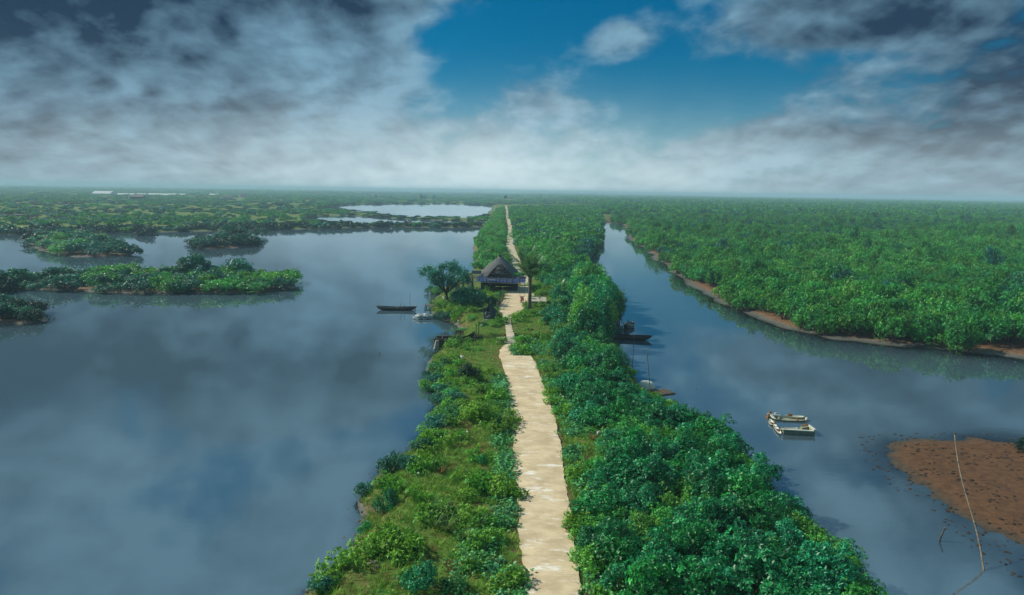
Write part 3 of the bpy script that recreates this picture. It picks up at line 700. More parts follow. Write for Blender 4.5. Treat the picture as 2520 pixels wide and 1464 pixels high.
u = fbm(P[:, 0] * 0.025, P[:, 1] * 0.04, 18) + fr.normal(0, 0.10, len(P))
pk = np.where(u > 0.60, 5 + fr.integers(0, 3, len(P)), np.where(u < 0.31, 8 + fr.integers(0, 2, len(P)), pk))
scat('mangrove_forest', P, land(P)[0] - 0.1, rad, np.where(tall, 2.0, 1.25) * (0.6 + 0.7 * big), meshes, 'wide green mangrove forest stretching from the creek to the far river', 3, 'forest', pk)
# farther part of it, larger and looser crowns
cand = []
for (y0, y1, sp) in ((560, 1000, 5.5), (1000, 1900, 9.0), (1900, 4200, 18.0)):
    q = fill(np.array([(-30 if y0 > 900 else 20, y0), (y1 * 0.80, y0), (y1 * 0.80, y1), (-30 if y0 > 900 else 20, y1)], float), sp, 9)
    q = q[in_view(q, 2, 120)]; cand.append(np.column_stack([q, np.full(len(q), sp)]))
cand = np.vstack(cand); P = cand[:, :2]; s = sdist(P, right_land); rv = sdist(P, river)
ok = (s > 4) & (rv < 2) & (fr.random(len(P)) < 0.85); P = P[ok]; sp = cand[ok, 2]
scat('distant_mangrove_forest', P, np.full(len(P), 0.7), sp * 0.62 * fr.uniform(0.8, 1.4, len(P)), np.clip(6.0 / sp, 0.35, 1.0) * fr.uniform(0.7, 1.25, len(P)), CR_L + K['farteal'][:2], 'hazy mangrove forest running on towards the horizon', 6, 'forest')

# far land beyond the lake: scrub, meadow and dikes between the ponds
cand = []
for (y0, y1, sp) in ((205, 520, 4.6), (520, 1000, 8.0), (1000, 2200, 15.0), (2200, 5200, 34.0), (5200, 11000, 75.0)):
    q = fill(np.array([(-y1 * 0.82, y0), (60 if y0 < 900 else 320 if y0 < 3000 else y1 * 0.8, y0), (60 if y0 < 900 else 320 if y0 < 3000 else y1 * 0.8, y1), (-y1 * 0.82, y1)], float), sp, 19)
    q = q[in_view(q, 2, 120)]; cand.append(np.column_stack([q, np.full(len(q), sp)]))
cand = np.vstack(cand); P = cand[:, :2]; hh, _ = land(P); s = sdist(P, far_land); st_ = sdist(P, strip); rl = sdist(P, right_land)
pm = np.min([np.abs(sdist(P, q)) for q in ponds], axis=0)
dn = fbm(P[:, 0] * 0.012, P[:, 1] * 0.02, 28); edge = (s < 16) | (pm < 6)
ok = (hh > 0.15) & (st_ < -2) & ((rl < 0) | (P[:, 1] > 4000)) & (edge | (fr.random(len(P)) < 0.16 + 1.1 * np.clip(dn - 0.36, 0, 1)))
P = P[ok]; sp = cand[ok, 2]; edge = edge[ok]; hh = hh[ok]
rad = np.where(edge, 0.62, 0.5) * np.minimum(sp, 40) * fr.uniform(0.55, 1.25, len(P))
dike = (pm[ok] < 16); hs = np.clip(np.where(dike, 1.2, np.where(edge, 2.2, 2.0)) / (rad + 0.5), 0.25, 1.1) * fr.uniform(0.6, 1.3, len(P))
pk = np.where(edge & (fr.random(len(P)) < 0.8), 4 + fr.integers(0, 2, len(P)), np.where(fr.random(len(P)) < 0.45, 6 + fr.integers(0, 2, len(P)), fr.integers(0, 4, len(P))))
scat('mangrove_scrub', P, hh - 0.1, rad, hs, CR_L + K['fardark'][:2] + K['farteal'][:2], 'low scrub and dikes between ponds on the far side of the lake', 8, 'scrub', pk)

# ------------------------------------------------------------------ vegetation: islands
def island(key, spacing, rad, hs, label, kinds, seed, margin=-0.2, group=None):
    for x, y in fill(isl[key], spacing, seed, margin):
        if in_view(np.array([(x, y)]), 2, 120, 100)[0]:
            kd = prr.choice(kinds); look = {'greenmangrove': 'fresh green ', 'dark': 'very ', 'teal': 'fine-leaved '}.get(kd, '')
            bush('mangrove_bush', None, kd, x, y, prr.uniform(*rad), prr.uniform(*hs), (look if not (look == 'very ' and not label.startswith('dark')) else '') + label, 'bush', group or label.replace('mangrove bush', 'mangroves'), z=max(H(x, y), -0.05))
island('A', 4.6, (2.6, 3.6), (0.45, 0.65), 'mangrove bush on the broad wedge-shaped island by the far lake shore', ['tealmangrove', 'tealmangrove', 'greenmangrove'], 1)
island('B', 3.3, (2.1, 2.8), (0.50, 0.75), 'mangrove bush on the long low island in the lake', ['tealmangrove', 'tealmangrove', 'greenmangrove', 'teal'], 2)
island('C', 4.6, (2.4, 3.2), (0.6, 0.85), 'mangrove bush on the small oval island beyond the long one', ['tealmangrove', 'fardark'], 3)
island('D', 2.6, (1.5, 2.1), (0.75, 1.05), 'dark mangrove bush on the islet in front of the long island', ['dark', 'dark', 'teal'], 4)
island('E', 3.4, (1.8, 2.4), (0.9, 1.1), 'dark mangrove bush on the islet off the tip of the long island', ['dark', 'fardark'], 5)
island('F', 4.4, (2.4, 3.2), (0.8, 1.1), 'mangrove bush on the tiny islet behind the small oval island', ['fardark', 'tealmangrove'], 6)
for (px, py, rr, kd, hs, lb) in [(455, 694, 2.4, 'talldark', 0.85, 'tall loose mangrove standing above the long island'), (480, 692, 2.9, 'tealmangrove', 1.15, 'broad mangrove crown rising behind the long island'),
        (520, 691, 2.3, 'talldark', 0.75, 'smaller dark mangrove rising behind the long island'), (590, 691, 3.0, 'tealmangrove', 0.95, 'round dark mangrove at the back of the long island'),
        (362, 579, 3.0, 'fardark', 0.9, 'lone round mangrove standing in open lake water'), (342, 580, 1.6, 'fardark', 0.8, 'tiny mangrove in the lake by a lone round one'), (641, 582, 3.0, 'tealmangrove', 0.8, 'flat mangrove in the lake beside the tiny islet'),
        (2524, 1118, 0.75, 'dark', 1.2, 'small dark shrub growing on the orange mudflat')]:
    q = G(px, py); bush('mangrove_bush', None, kd, q[0], q[1], rr, hs, lb, 'bush', z=max(H(q[0], q[1]), -0.05))

# ------------------------------------------------------------------ vegetation: thicket between the path and the creek
thick = np.vstack([GG([(1500, 1600), (1478, 1464), (1448, 1330), (1448, 1215), (1465, 1140), (1500, 1075), (1440, 1045), (1405, 985), (1388, 920), (1380, 862)], 1.2),
                   GG([(1510, 862), (1528, 885), (1530, 912), (1542, 955), (1556, 990), (1612, 1014), (1672, 1042), (1740, 1082), (1800, 1130), (1895, 1205), (1930, 1275), (2015, 1385), (2085, 1464), (2190, 1600)], 0.3)])
pts = fill(thick, 1.55, 3, 0.1); pts = pts[in_view(pts, 1.5, 60, 60)]
sd_t = sdist(pts, strip)
for (x, y), e in zip(pts, sd_t):
    u = vnoise(np.array([x * 0.35]), np.array([y * 0.25]), 4)[0]
    if e < 1.6: kind, rr, hs, lb = ('teal' if prr.random() < 0.7 else 'glossyfine'), prr.uniform(1.0, 1.4), prr.uniform(0.7, 0.95), 'low blue-green shrub at the water edge of the creekside thicket'
    elif u > 0.72: kind, rr, hs, lb = 'fresh', prr.uniform(1.0, 1.35), prr.uniform(0.85, 1.1), 'light green shrub in the thicket beside the concrete path'
    elif u < 0.2: kind, rr, hs, lb = 'tall', prr.uniform(0.9, 1.25), prr.uniform(0.9, 1.25), 'tall upright glossy shrub standing out of the thicket beside the path'
    else: kind, rr, hs, lb = 'glossy', prr.uniform(1.1, 1.6), prr.uniform(0.8, 1.2), ('glossy dark green shrub in the row nearest the concrete path' if abs(sdist(np.array([(x, y)]), path_poly)[0]) < 3.2 else 'glossy dark green shrub in the heart of the thicket' if e > 4.0 else 'glossy dark green shrub just inside the water-edge row of the thicket')
    bx_, by_, _ = proj((x, y, 0.8))
    if 1525 < bx_ < 1690 and 930 < by_ < 1060: rr *= 0.75; hs *= 0.55
    bush('shrub', 'foliage', kind, x, y, rr, hs, lb, 'shrub', 'shrubs of the thicket beside the path', ST_BUSH)
# beside the channel and the hut, up to the creek boats
mid = np.vstack([GG([(1385, 850), (1372, 815), (1345, 780), (1325, 752), (1350, 735), (1345, 712), (1330, 690)], 1.2), GG([(1400, 676), (1442, 690), (1456, 712), (1492, 745), (1508, 790), (1500, 820), (1500, 850)], 0.4)])
for x, y in fill(mid, 2.3, 8, 0.15):
    px, py, _ = proj((x, y, 1.2)); tallp = px > 1425
    if px < 1368 and 712 < py < 780: continue
    bush('shrub', 'foliage', prr.choice(['tall', 'freshtall', 'tall']) if tallp else prr.choice(['glossy', 'glossyfine', 'fresh']), x, y, prr.uniform(1.6, 2.1) if tallp else prr.uniform(1.3, 1.8), prr.uniform(1.1, 1.5) if tallp else prr.uniform(0.75, 1.15),
         'tall leafy shrub on the bank above the moored punts' if tallp else 'bushy shrub between the concrete tank and the channel', 'shrub', 'shrubs between hut and creek', ST_BUSH)
for i, (px, py, rr, hs) in enumerate([(1500, 790, 1.7, 1.9), (1520, 770, 1.5, 1.9), (1470, 770, 1.8, 1.8), (1490, 815, 1.7, 1.7), (1455, 800, 1.7, 1.6), (1512, 745, 1.5, 1.5), (1440, 760, 1.8, 1.7)]):
    q = G(px, py, 0.8); bush('creek_tree', 'crown', 'freshtall' if i % 2 else 'tall', q[0], q[1], rr, hs * 0.8, 'feathery tall tree leaning over the moored punts at the creek', 'tree', 'tall trees above the punts', ST_BUSH)
# beyond the hut, both sides of the path
north_r = np.vstack([GG([(1322, 690), (1308, 665), (1290, 640), (1280, 612), (1272, 585), (1270, 560), (1262, 540), (1256, 515)], 1.2), GG([(1470, 512), (1478, 552), (1476, 580), (1466, 612), (1446, 645), (1436, 668), (1410, 684)], 0.5)])
pts = fill(north_r, 3.0, 12, 0.4); pts = pts[np.argsort(np.hypot(pts[:, 0], pts[:, 1]))]
for x, y in pts[:110]:
    e = sdist(np.array([(x, y)]), strip)[0]
    kd = 'tealmangrove' if e < 3 else prr.choice(['mangrove', 'greenmangrove', 'greenmangrove'])
    bush('mangrove_tree', None, kd, x, y, prr.uniform(1.9, 2.7), prr.uniform(0.8, 1.15), {'tealmangrove': 'blue-green waterside mangrove where the path bank meets the creek', 'mangrove': 'dark green rounded mangrove tree between the far stretch of path and the creek'}.get(kd) or 'light green rounded mangrove tree between the far stretch of path and the creek', 'tree', 'mangroves beside the far stretch of path')
P = pts[110:]
if len(P): scat('mangrove_belt', P, land(P)[0], np.random.default_rng(4).uniform(2.0, 3.0, len(P)), 1.1, CR_L + K['farteal'][:1], 'belt of mangroves where the path runs out of sight', 5, 'forest')
north_l = np.vstack([GG([(1240, 512), (1238, 545), (1240, 580), (1236, 610), (1244, 640), (1250, 655), (1225, 668)], 1.2), GG([(1172, 668), (1180, 640), (1176, 612), (1186, 584), (1202, 562), (1214, 545), (1222, 520)], 0.5)])
pts = fill(north_l, 2.7, 15, 0.1); pts = pts[np.argsort(np.hypot(pts[:, 0], pts[:, 1]))]
P = pts[60:]; scat('lakeside_scrub', P, land(P)[0], np.random.default_rng(4).uniform(1.4, 2.2, len(P)), 0.9, K['greenmangrove'][:3] + CR_L[:2], 'pale green scrub between the path and the far ponds', 5, 'scrub')
for x, y in pts[:60]:
    bush('mangrove_bush', None, prr.choice(['greenmangrove', 'fresh', 'greenmangrove', 'mangrove']), x, y, prr.uniform(1.5, 2.1), prr.uniform(0.7, 1.05), 'pale green bush between the far stretch of path and the lake', 'bush', 'bushes on the lake side of the path')

# ------------------------------------------------------------------ vegetation: lake side of the path
for (px, py, rr, hs, kind, lb) in [
    (1155, 936, 1.15, 1.25, 'dark', 'round very dark shrub alone in the grass beside the path start'),
    (1182, 1036, 1.55, 0.95, 'yellow', 'big yellow-green shrub crowding the path edge'), (1140, 1024, 1.25, 0.85, 'yellow', 'yellow-green shrub behind the big one at the path edge'), (1215, 1010, 0.9, 0.8, 'fresh', 'small fresh green shrub touching the path edge by the yellow-green one'),
    (1195, 960, 0.75, 0.8, 'fresh', 'small green shrub between the dark round shrub and the path'), (1222, 965, 0.6, 0.8, 'fresh', 'little leafy shrub hugging the path edge near its start'),
    (968, 1152, 1.05, 1.15, 'teal', 'dome-shaped blue-green shrub overhanging the lake'), (1003, 1148, 0.75, 1.0, 'teal', 'smaller blue-green shrub tucked beside the dome-shaped one'), (1040, 1105, 0.85, 1.0, 'teal', 'loose blue-green shrub on the lake bank below the yellow-green shrubs'),
    (900, 1216, 0.70, 1.0, 'teal', 'spreading blue-green shrub leaning low over the lake'), (948, 1252, 0.85, 1.25, 'glossyfine', 'bright green rounded shrub on the lake bank below the leaning one'),
    (905, 1300, 0.60, 0.9, 'glossyfine', 'small bright green shrub at the foot of the lake bank'), (800, 1452, 0.75, 0.9, 'teal', 'dusky blue-green shrub in the lake corner of the bank'),
    (1030, 1446, 0.95, 1.1, 'glossyfine', 'lush bright green shrub on the weedy slope'), (985, 1350, 0.55, 0.9, 'fresh', 'small olive shrub among dry weeds on the slope'), (1120, 1452, 0.7, 0.9, 'glossyfine', 'bright green shrub beside the lush one on the slope'),
    (1185, 1142, 0.42, 1.5, 'glossyfine', 'thin upright shrub alone in the grass beside the path'), (1085, 1075, 0.55, 0.8, 'fresh', 'low fresh shrub on the lake bank in tall grass'),
    (1405, 1118, 0.55, 1.05, 'glossyfine', 'small round shrub beside the path on its creek side'), (1350, 915, 0.8, 0.9, 'fresh', 'leafy shrub on the creek side of the path start'), (1365, 945, 0.6, 0.8, 'fresh', 'low leafy clump in the verge near the path start'),
    # around the hut
    (1158, 752, 2.5, 1.15, 'teal', 'large round dark bush in front of the hut awning'), (1132, 742, 1.8, 1.3, 'teal', 'dark bush joined to the large round one by the hut'),
    (1100, 788, 1.2, 1.0, 'teal', 'dark waterside bush by the white tarpaulin boat'), (1080, 782, 1.05, 1.0, 'teal', 'dark bush overhanging the water by the white tarpaulin boat'), (1065, 720, 1.3, 1.2, 'teal', 'grey-green waterside bush behind the plank landing'),
    (1080, 718, 1.5, 0.9, 'fresh', 'pale green bush under the spreading tree'), (1215, 748, 1.0, 1.25, 'glossyfine', 'papaya-like bush at the corner of the yard'), (1195, 745, 0.95, 0.9, 'glossy', 'leafy bush in front of the dark hut opening'), (1232, 735, 0.7, 1.5, 'glossy', 'tall thin plant at the yard edge by the hut'),
    (1322, 712, 1.2, 0.9, 'yellow', 'yellow-green bush behind the concrete tank'), (1303, 768, 0.55, 0.8, 'fresh', 'low weed clump around the palm foot'), (1352, 766, 0.8, 0.55, 'fresh', 'low bush in front of the concrete tank'),
    (1190, 800, 0.7, 0.6, 'fresh', 'low weedy clump below the draped net'), (1140, 808, 0.85, 0.6, 'fresh', 'low fresh bush above the little inlet'), (1162, 792, 0.9, 0.6, 'fresh', 'low fresh bush between the inlet and the draped net')]:
    q = G(px, py, 1.2); zz = H(q[0], q[1])
    if zz < 0.9: q = G(px, py, max(zz, 0.1))
    bush('shrub', 'foliage', kind, q[0], q[1], rr, hs, lb, 'shrub', None, ST_BUSH, z=max(H(q[0], q[1]), -0.05))
shore = GG([(1062, 955), (1052, 930), (1066, 890), (1095, 868), (1120, 872), (1105, 910), (1100, 950), (1118, 990), (1130, 1040), (1085, 1070), (1078, 1010)], 0.7)
for x, y in fill(shore, 1.35, 22, -0.1):
    bx_, by_, _ = proj((x, y, 0.6))
    if by_ < 898: continue
    bush('shrub', 'foliage', prr.choice(['teal', 'teal', 'glossyfine', 'fresh']), x, y, prr.uniform(0.75, 1.15), prr.uniform(0.65, 0.95), 'low bushy shrub lining the lake bank beyond the yellow-green shrubs', 'shrub', 'shrubs lining the lake bank', ST_BUSH)

# ------------------------------------------------------------------ ground cover
vine = [broadleaf('vine_leaves', M['leaf_vine'], s, 46, 0.55, 0.19, 0.42) for s in (1, 2, 3)]
weed = [broadleaf('weed_leaves', M['leaf_fresh'], s, 40, 0.42, 0.12, 0.30) for s in (4, 5)] + [crown('weed_tuft', M['leaf_yellow'], 6, 10, 70, 5, 0.26, 0.10, 0.9, (0.3, 0.45))]
tuft = [blades('grass_tuft', M['grass'], s, 26, 0.34, 0.020, 0.9, 0.22) for s in (1, 2, 3)]
dry = [blades('dry_tuft', M['leaf_rust'], s, 22, 0.30, 0.018, 1.1, 0.2) for s in (7, 8)]
gr = np.random.default_rng(61)
near_strip = np.vstack([GG(left_px[:18]), GG([(1300, 700), (1340, 700)], 1.2), GG(right_px[7:]), W((NEAR_R[0] + 1, 16), (NEAR_L[0] - 1, 16))])
P = fill(near_strip, 0.30, 31, 0.25); P = P[in_view(P, 1, 60, 60)]
hh, _ = land(P)
on_path = np.max([sdist(P, q) for q in (path_poly, foot_poly, upper_poly, YARD)], axis=0)
in_thick = np.maximum(sdist(P, thick), sdist(P, mid)); ok = (on_path < -0.12 + 0.42 * (fbm(P[:, 0] * 0.8, P[:, 1] * 0.8, 91) - 0.32)) & (hh > 0.12) & (in_thick < 0.9)
P, hh, on_path = P[ok], hh[ok], on_path[ok]
n1 = fbm(P[:, 0] * 0.5, P[:, 1] * 0.35, 41); u = gr.random(len(P)); px, py, _ = proj(np.column_stack([P, hh]))
meadow = ((px > 1130) & (px < 1240) & (py > 850) & (py < 960)) | ((py < 832) & (py > 780) & (px > 1130))
keep = (u < np.where(meadow, 0.92, 0.35 + 0.9 * n1)); g_i = np.where(keep)[0]
scat('grass', P[g_i], hh[g_i] - 0.02, gr.uniform(0.55, 1.25, len(g_i)) * np.where(meadow[g_i], 0.9, 1.0), gr.uniform(0.6, 1.2, len(g_i)) * np.where(meadow[g_i], 0.55, 1.0), tuft + dry, 'yellow-green grass and dry weeds covering the embankment', 12, 'grass',
     np.where(gr.random(len(g_i)) < np.clip((0.52 - n1[g_i]) * 2.2, 0, 0.5), 3 + gr.integers(0, 2, len(g_i)), gr.integers(0, 3, len(g_i))))
P2 = P + gr.uniform(-0.15, 0.15, P.shape); left = (px < 1300)
edge = on_path > -1.15; n2 = fbm(P[:, 0] * 0.6, P[:, 1] * 0.4, 51)
w_v = np.where(edge & left & (py > 925), 0.62, 0.0); w_v = np.where((~left) & (py > 890) & (on_path > -2.6) & (on_path < -0.35), np.clip((n2 - 0.30) * 2.4, 0, 0.6), w_v)
w_v = np.where((px > 1255) & (px < 1385) & (py > 830) & (py < 875), 0.6, w_v); w_v = np.where(left & (py > 1300) & (px > 1130), 0.5 * (n2 > 0.4), w_v)
vi = np.where((gr.random(len(P)) < w_v))[0]
scat('vine_cover', P2[vi], hh[vi] - 0.03, gr.uniform(0.5, 1.05, len(vi)), gr.uniform(0.7, 1.35, len(vi)), vine, 'light green broad-leaved vines spilling along both path edges', 13, 'vines')
wi = np.where(gr.random(len(P)) < np.where(meadow, np.clip((n2 - 0.52) * 0.9, 0, 0.2), np.clip((n2 - 0.44) * 1.4, 0, 0.30)))[0]
scat('weeds', P2[wi], hh[wi] - 0.03, gr.uniform(0.45, 0.95, len(wi)), gr.uniform(0.6, 1.1, len(wi)), weed, 'low mixed weeds among the grass of the embankment', 14, 'weeds')
# spiky plants, one by one
sp_mesh = [blades('blade_cluster', M['leaf_blade'], s, 34, 0.95, 0.075, 0.9, 0.12, 1.0, 4) for s in (1, 2, 3)]; sp_r = [blades('blade_cluster_dry', M['leaf_rust'], s, 30, 0.8, 0.07, 1.0, 0.10, 1.0, 4) for s in (4, 5)]
for i, (px, py, s, dryp) in enumerate([(1062, 1265, 0.9, 0), (1088, 1278, 1.0, 0), (1110, 1262, 0.8, 0), (1070, 1300, 0.9, 0), (1100, 1310, 1.0, 0), (1130, 1290, 0.85, 0), (1045, 1290, 0.8, 0), (1140, 1330, 0.8, 0), (1010, 1330, 0.7, 0), (1180, 1300, 0.8, 0),
        (1160, 1400, 0.7, 0), (1540, 1180, 0.9, 0), (1560, 1195, 1.0, 0), (1580, 1178, 0.9, 0), (1555, 1215, 0.8, 0), (1600, 1200, 0.8, 0), (1085, 1165, 0.7, 1), (1100, 1162, 0.5, 1), (1440, 1135, 0.8, 1), (1428, 1145, 0.6, 1), (1456, 1085, 0.7, 1), (1020, 1050, 0.5, 1)]):
    q = G(px, py, 1.2); o = bpy.data.objects.new('spiky_plant', (sp_r if dryp else sp_mesh)[i % (2 if dryp else 3)]); C.objects.link(o)
    o.location = (q[0], q[1], H(q[0], q[1]) - 0.02); o.rotation_euler = (0, 0, i * 1.7); o.scale = (s, s, s * 1.1)
    right = px > 1300
    tag(o, ('reddish dry spiky plant with drooping blades in the verge of the path' if right else 'brown withered spiky plant on the grassy lake slope') if dryp else ('long-bladed spiky plant inside the creekside thicket' if right else 'long-bladed spiky green plant on the weedy lake slope'), 'plant', 'spiky plants')

# ------------------------------------------------------------------ the hut
def hut():
    q = G(1229, 716, 1.27); X0, Y0 = q[0], q[1]
    t = thing('thatched_hut', 'old hut with bulging grey thatch roof and blue lean-to awning beside the yard', 'hut', (X0, Y0 + 3.4, 1.27), R(-2))
    # local frame: front faces -y; walls 5.6 x 5.2
    roof_z0, apex = 2.05, 5.15
    V, F = [], []; n, m_ = 40, 14; rr = np.random.default_rng(3)
    for i in range(m_ + 1):
        u = i / m_; a = 2.80 * (1 - u ** 1.30) + 0.06; b = 2.9 * (1 - u ** 1.9) + 0.30
        for j in range(n):
            w = 2 * math.pi * j / n; c_, s_ = math.cos(w), math.sin(w); e = 2.6 - 0.8 * u
            k = (abs(c_) ** e + abs(s_) ** e) ** (-1 / e)
            j_ = 1 + rr.normal(0, 0.010) - (0.03 if i % 3 == 2 else 0)
            V.append((a * c_ * k * j_, b * s_ * k * j_, roof_z0 + (apex - roof_z0) * u + (rr.normal(0, 0.03) if i == 0 else 0)))
    for i in range(m_):
        for j in range(n): F.append((i * n + j, i * n + (j + 1) % n, (i + 1) * n + (j + 1) % n, (i + 1) * n + j))
    F.append(tuple(m_ * n + j for j in range(n)))
    roof = MB().add(V, F).build('thatch_roof', M['thatch'], t, True)
    mb = MB()
    for k in range(9): mb.tube([(rr.normal(0, .05), -0.6 + k * 0.15, apex - 0.05), (rr.normal(0, .10), -0.62 + k * 0.15 + rr.normal(0, .06), apex + rr.uniform(0.12, 0.32))], [0.11, 0.03], 6)
    mb.build('ridge_bundle', M['thatch_dark'], roof)
    # dark gable plate, weathering and shade both put into its colour, with ties across
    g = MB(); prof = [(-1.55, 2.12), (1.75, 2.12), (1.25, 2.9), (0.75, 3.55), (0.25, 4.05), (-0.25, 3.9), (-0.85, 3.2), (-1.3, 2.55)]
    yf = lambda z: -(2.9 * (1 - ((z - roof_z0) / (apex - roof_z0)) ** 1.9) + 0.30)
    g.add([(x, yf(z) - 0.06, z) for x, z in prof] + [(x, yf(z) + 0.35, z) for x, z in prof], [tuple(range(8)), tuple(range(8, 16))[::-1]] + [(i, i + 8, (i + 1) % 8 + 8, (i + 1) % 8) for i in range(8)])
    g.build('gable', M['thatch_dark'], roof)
    for z in (2.7, 3.05, 3.45):
        hw = (4.1 - z) * 0.75; MB().tube([(-hw, yf(z) - 0.12, z), (hw + 0.2, yf(z) - 0.12, z + 0.03)], 0.02, 5).build('tie_pole', M['bamboo'], roof)
    for sx in (-1, 1): MB().box((sx * 2.35, 0, 1.02), (0.12, 4.8, 2.04)).build('side_wall', M['wall_wood'], t)
    MB().box((0, 2.4, 1.02), (4.6, 0.12, 2.04)).build('back_wall', M['wall_wood'], t)
    MB().box((-1.4, -2.4, 1.02), (1.8, 0.12, 2.04)).build('front_wall', M['wall_wood'], t)
    for x, y in ((-2.2, -2.45), (0.2, -2.45), (2.2, -2.45), (2.2, 2.3), (-2.2, 2.3)): MB().tube([(x, y, -0.1), (x, y, 2.3)], 0.08, 7).build('post', M['pole'], t)
    MB().tube([(-0.45, -1.0, 4.6), (-0.5, -1.0, 6.4)], 0.025, 5).build('antenna_pole', M['pole'], t)
    # lean-to awning over the front
    zb, zf, yb, yfr = 2.30, 1.62, -2.2, -5.0; xl, xr = -3.55, 3.55
    aw = lambda x, v, up=0.0: (x * (1.0 - 0.04 * v) , yb + (yfr - yb) * v, zb + (zf - zb) * v + up - 0.12 * v * (x + 3.5) / 7)
    xs = np.linspace(xl + 0.55, xr, 8)
    for i in range(7):
        a, b = xs[i] + 0.03, xs[i + 1] - 0.03; v0, v1 = 0.08, 0.93; cor = 12; VV, FF = [], []
        for k in range(cor + 1):
            x = a + (b - a) * k / cor; dz = 0.022 * (k % 2)
            VV += [aw(x, v0, dz), aw(x, v1, dz), aw(x, v0, dz - 0.012), aw(x, v1, dz - 0.012)]
        for k in range(cor):
            o_ = 4 * k; FF += [(o_, o_ + 1, o_ + 5, o_ + 4), (o_ + 2, o_ + 6, o_ + 7, o_ + 3)]
        FF += [(0, 2, 3, 1), (4 * cor, 4 * cor + 1, 4 * cor + 3, 4 * cor + 2)] + [(4 * k, 4 * k + 4, 4 * k + 6, 4 * k + 2) for k in range(cor)] + [(4 * k + 1, 4 * k + 3, 4 * k + 7, 4 * k + 5) for k in range(cor)]
        MB().add(VV, FF).build('blue_sheet', M['blue_sheet'], t)
    for i, x in enumerate(np.linspace(xl, xr, 9)):
        k = 0.12 * math.sin(i * 2.3); MB().tube([aw(x + k, -0.06, 0.12), aw(x, 0.5, 0.11), aw(x - k * 0.7, 1.06, 0.11)], 0.045, 6).build('rafter', M['bamboo'], t)
    for v in (0.02, 0.30, 0.55, 0.78):
        MB().tube([aw(xl - 0.1, v, 0.20), aw(0, v + 0.01, 0.19), aw(xr + 0.15, v - 0.01, 0.20)], 0.038, 6).build('purlin', M['bamboo'], t)
    MB().tube([aw(xl - 0.2, 1.0, -0.02), aw(-1.0, 1.02, -0.05), aw(xr + 0.1, 1.0, -0.02)], 0.05, 6).build('eave_pole', M['metal'], t)
    MB().box((aw(-0.9, 0.9)[0], aw(-0.9, 0.9)[1], aw(0, 0.9)[2] + 0.26), (0.9, 0.22, 0.05), (0.2, 0, 0.1)).build('loose_board', M['boat_trim'], t)
    for x in (xl + 0.2, -1.0, 2.75, xr - 0.12): MB().tube([(x, yfr + 0.08, -0.1), (x, yfr + 0.05, aw(x, 0.98)[2])], 0.055, 7).build('awning_post', M['boat_trim'] if x > 2 else M['pole'], t)
    # creeper on the awning end
    c = crown('creeper', M['leaf_fresh'], 91, 14, 150, 5, 0.20, 0.12, 0.55, (0.18, 0.3), 0.6); o = link('creeper', c, None, t); o.location = aw(2.6, 0.15, 0.12); o.scale = (1.15, 0.7, 0.75)
    # bamboo platform towards the lake
    for i in range(5): MB().tube([(-5.1, -1.6 + i * 0.35, 1.75), (-3.2, -1.9 + i * 0.35, 1.85)], 0.05, 6).build('platform_pole', M['bamboo'], t)
    for x, y in ((-4.9, -1.4), (-3.6, -1.6), (-4.9, -0.2), (-3.6, -0.4)): MB().tube([(x, y, -0.4), (x, y, 1.8)], 0.06, 6).build('platform_post', M['pole'], t)
    t.scale = (1.22, 1.05, 1.03)
    return t
HUT = hut()
bpy.context.view_layer.update(); q = HUT.matrix_world @ Vector((-3.0, -1.9, 2.36))
t = thing('solar_panel', 'small dark solar panel with pale frame on the corner of the hut awning', 'solar panel', q, R(-8))
MB().box((0, 0, 0.34), (1.5, 0.05, 0.62), (R(-38), 0, 0)).build('panel', M['panel'], t)
for sx in (-0.77, 0.77): MB().box((sx, -0.005, 0.34), (0.05, 0.07, 0.66), (R(-38), 0, 0)).build('frame', M['metal'], t)
for sx in (-0.5, 0.5): MB().tube([(sx, 0.16, -0.1), (sx, 0.14, 0.45)], 0.025, 5).build('leg', M['metal'], t)

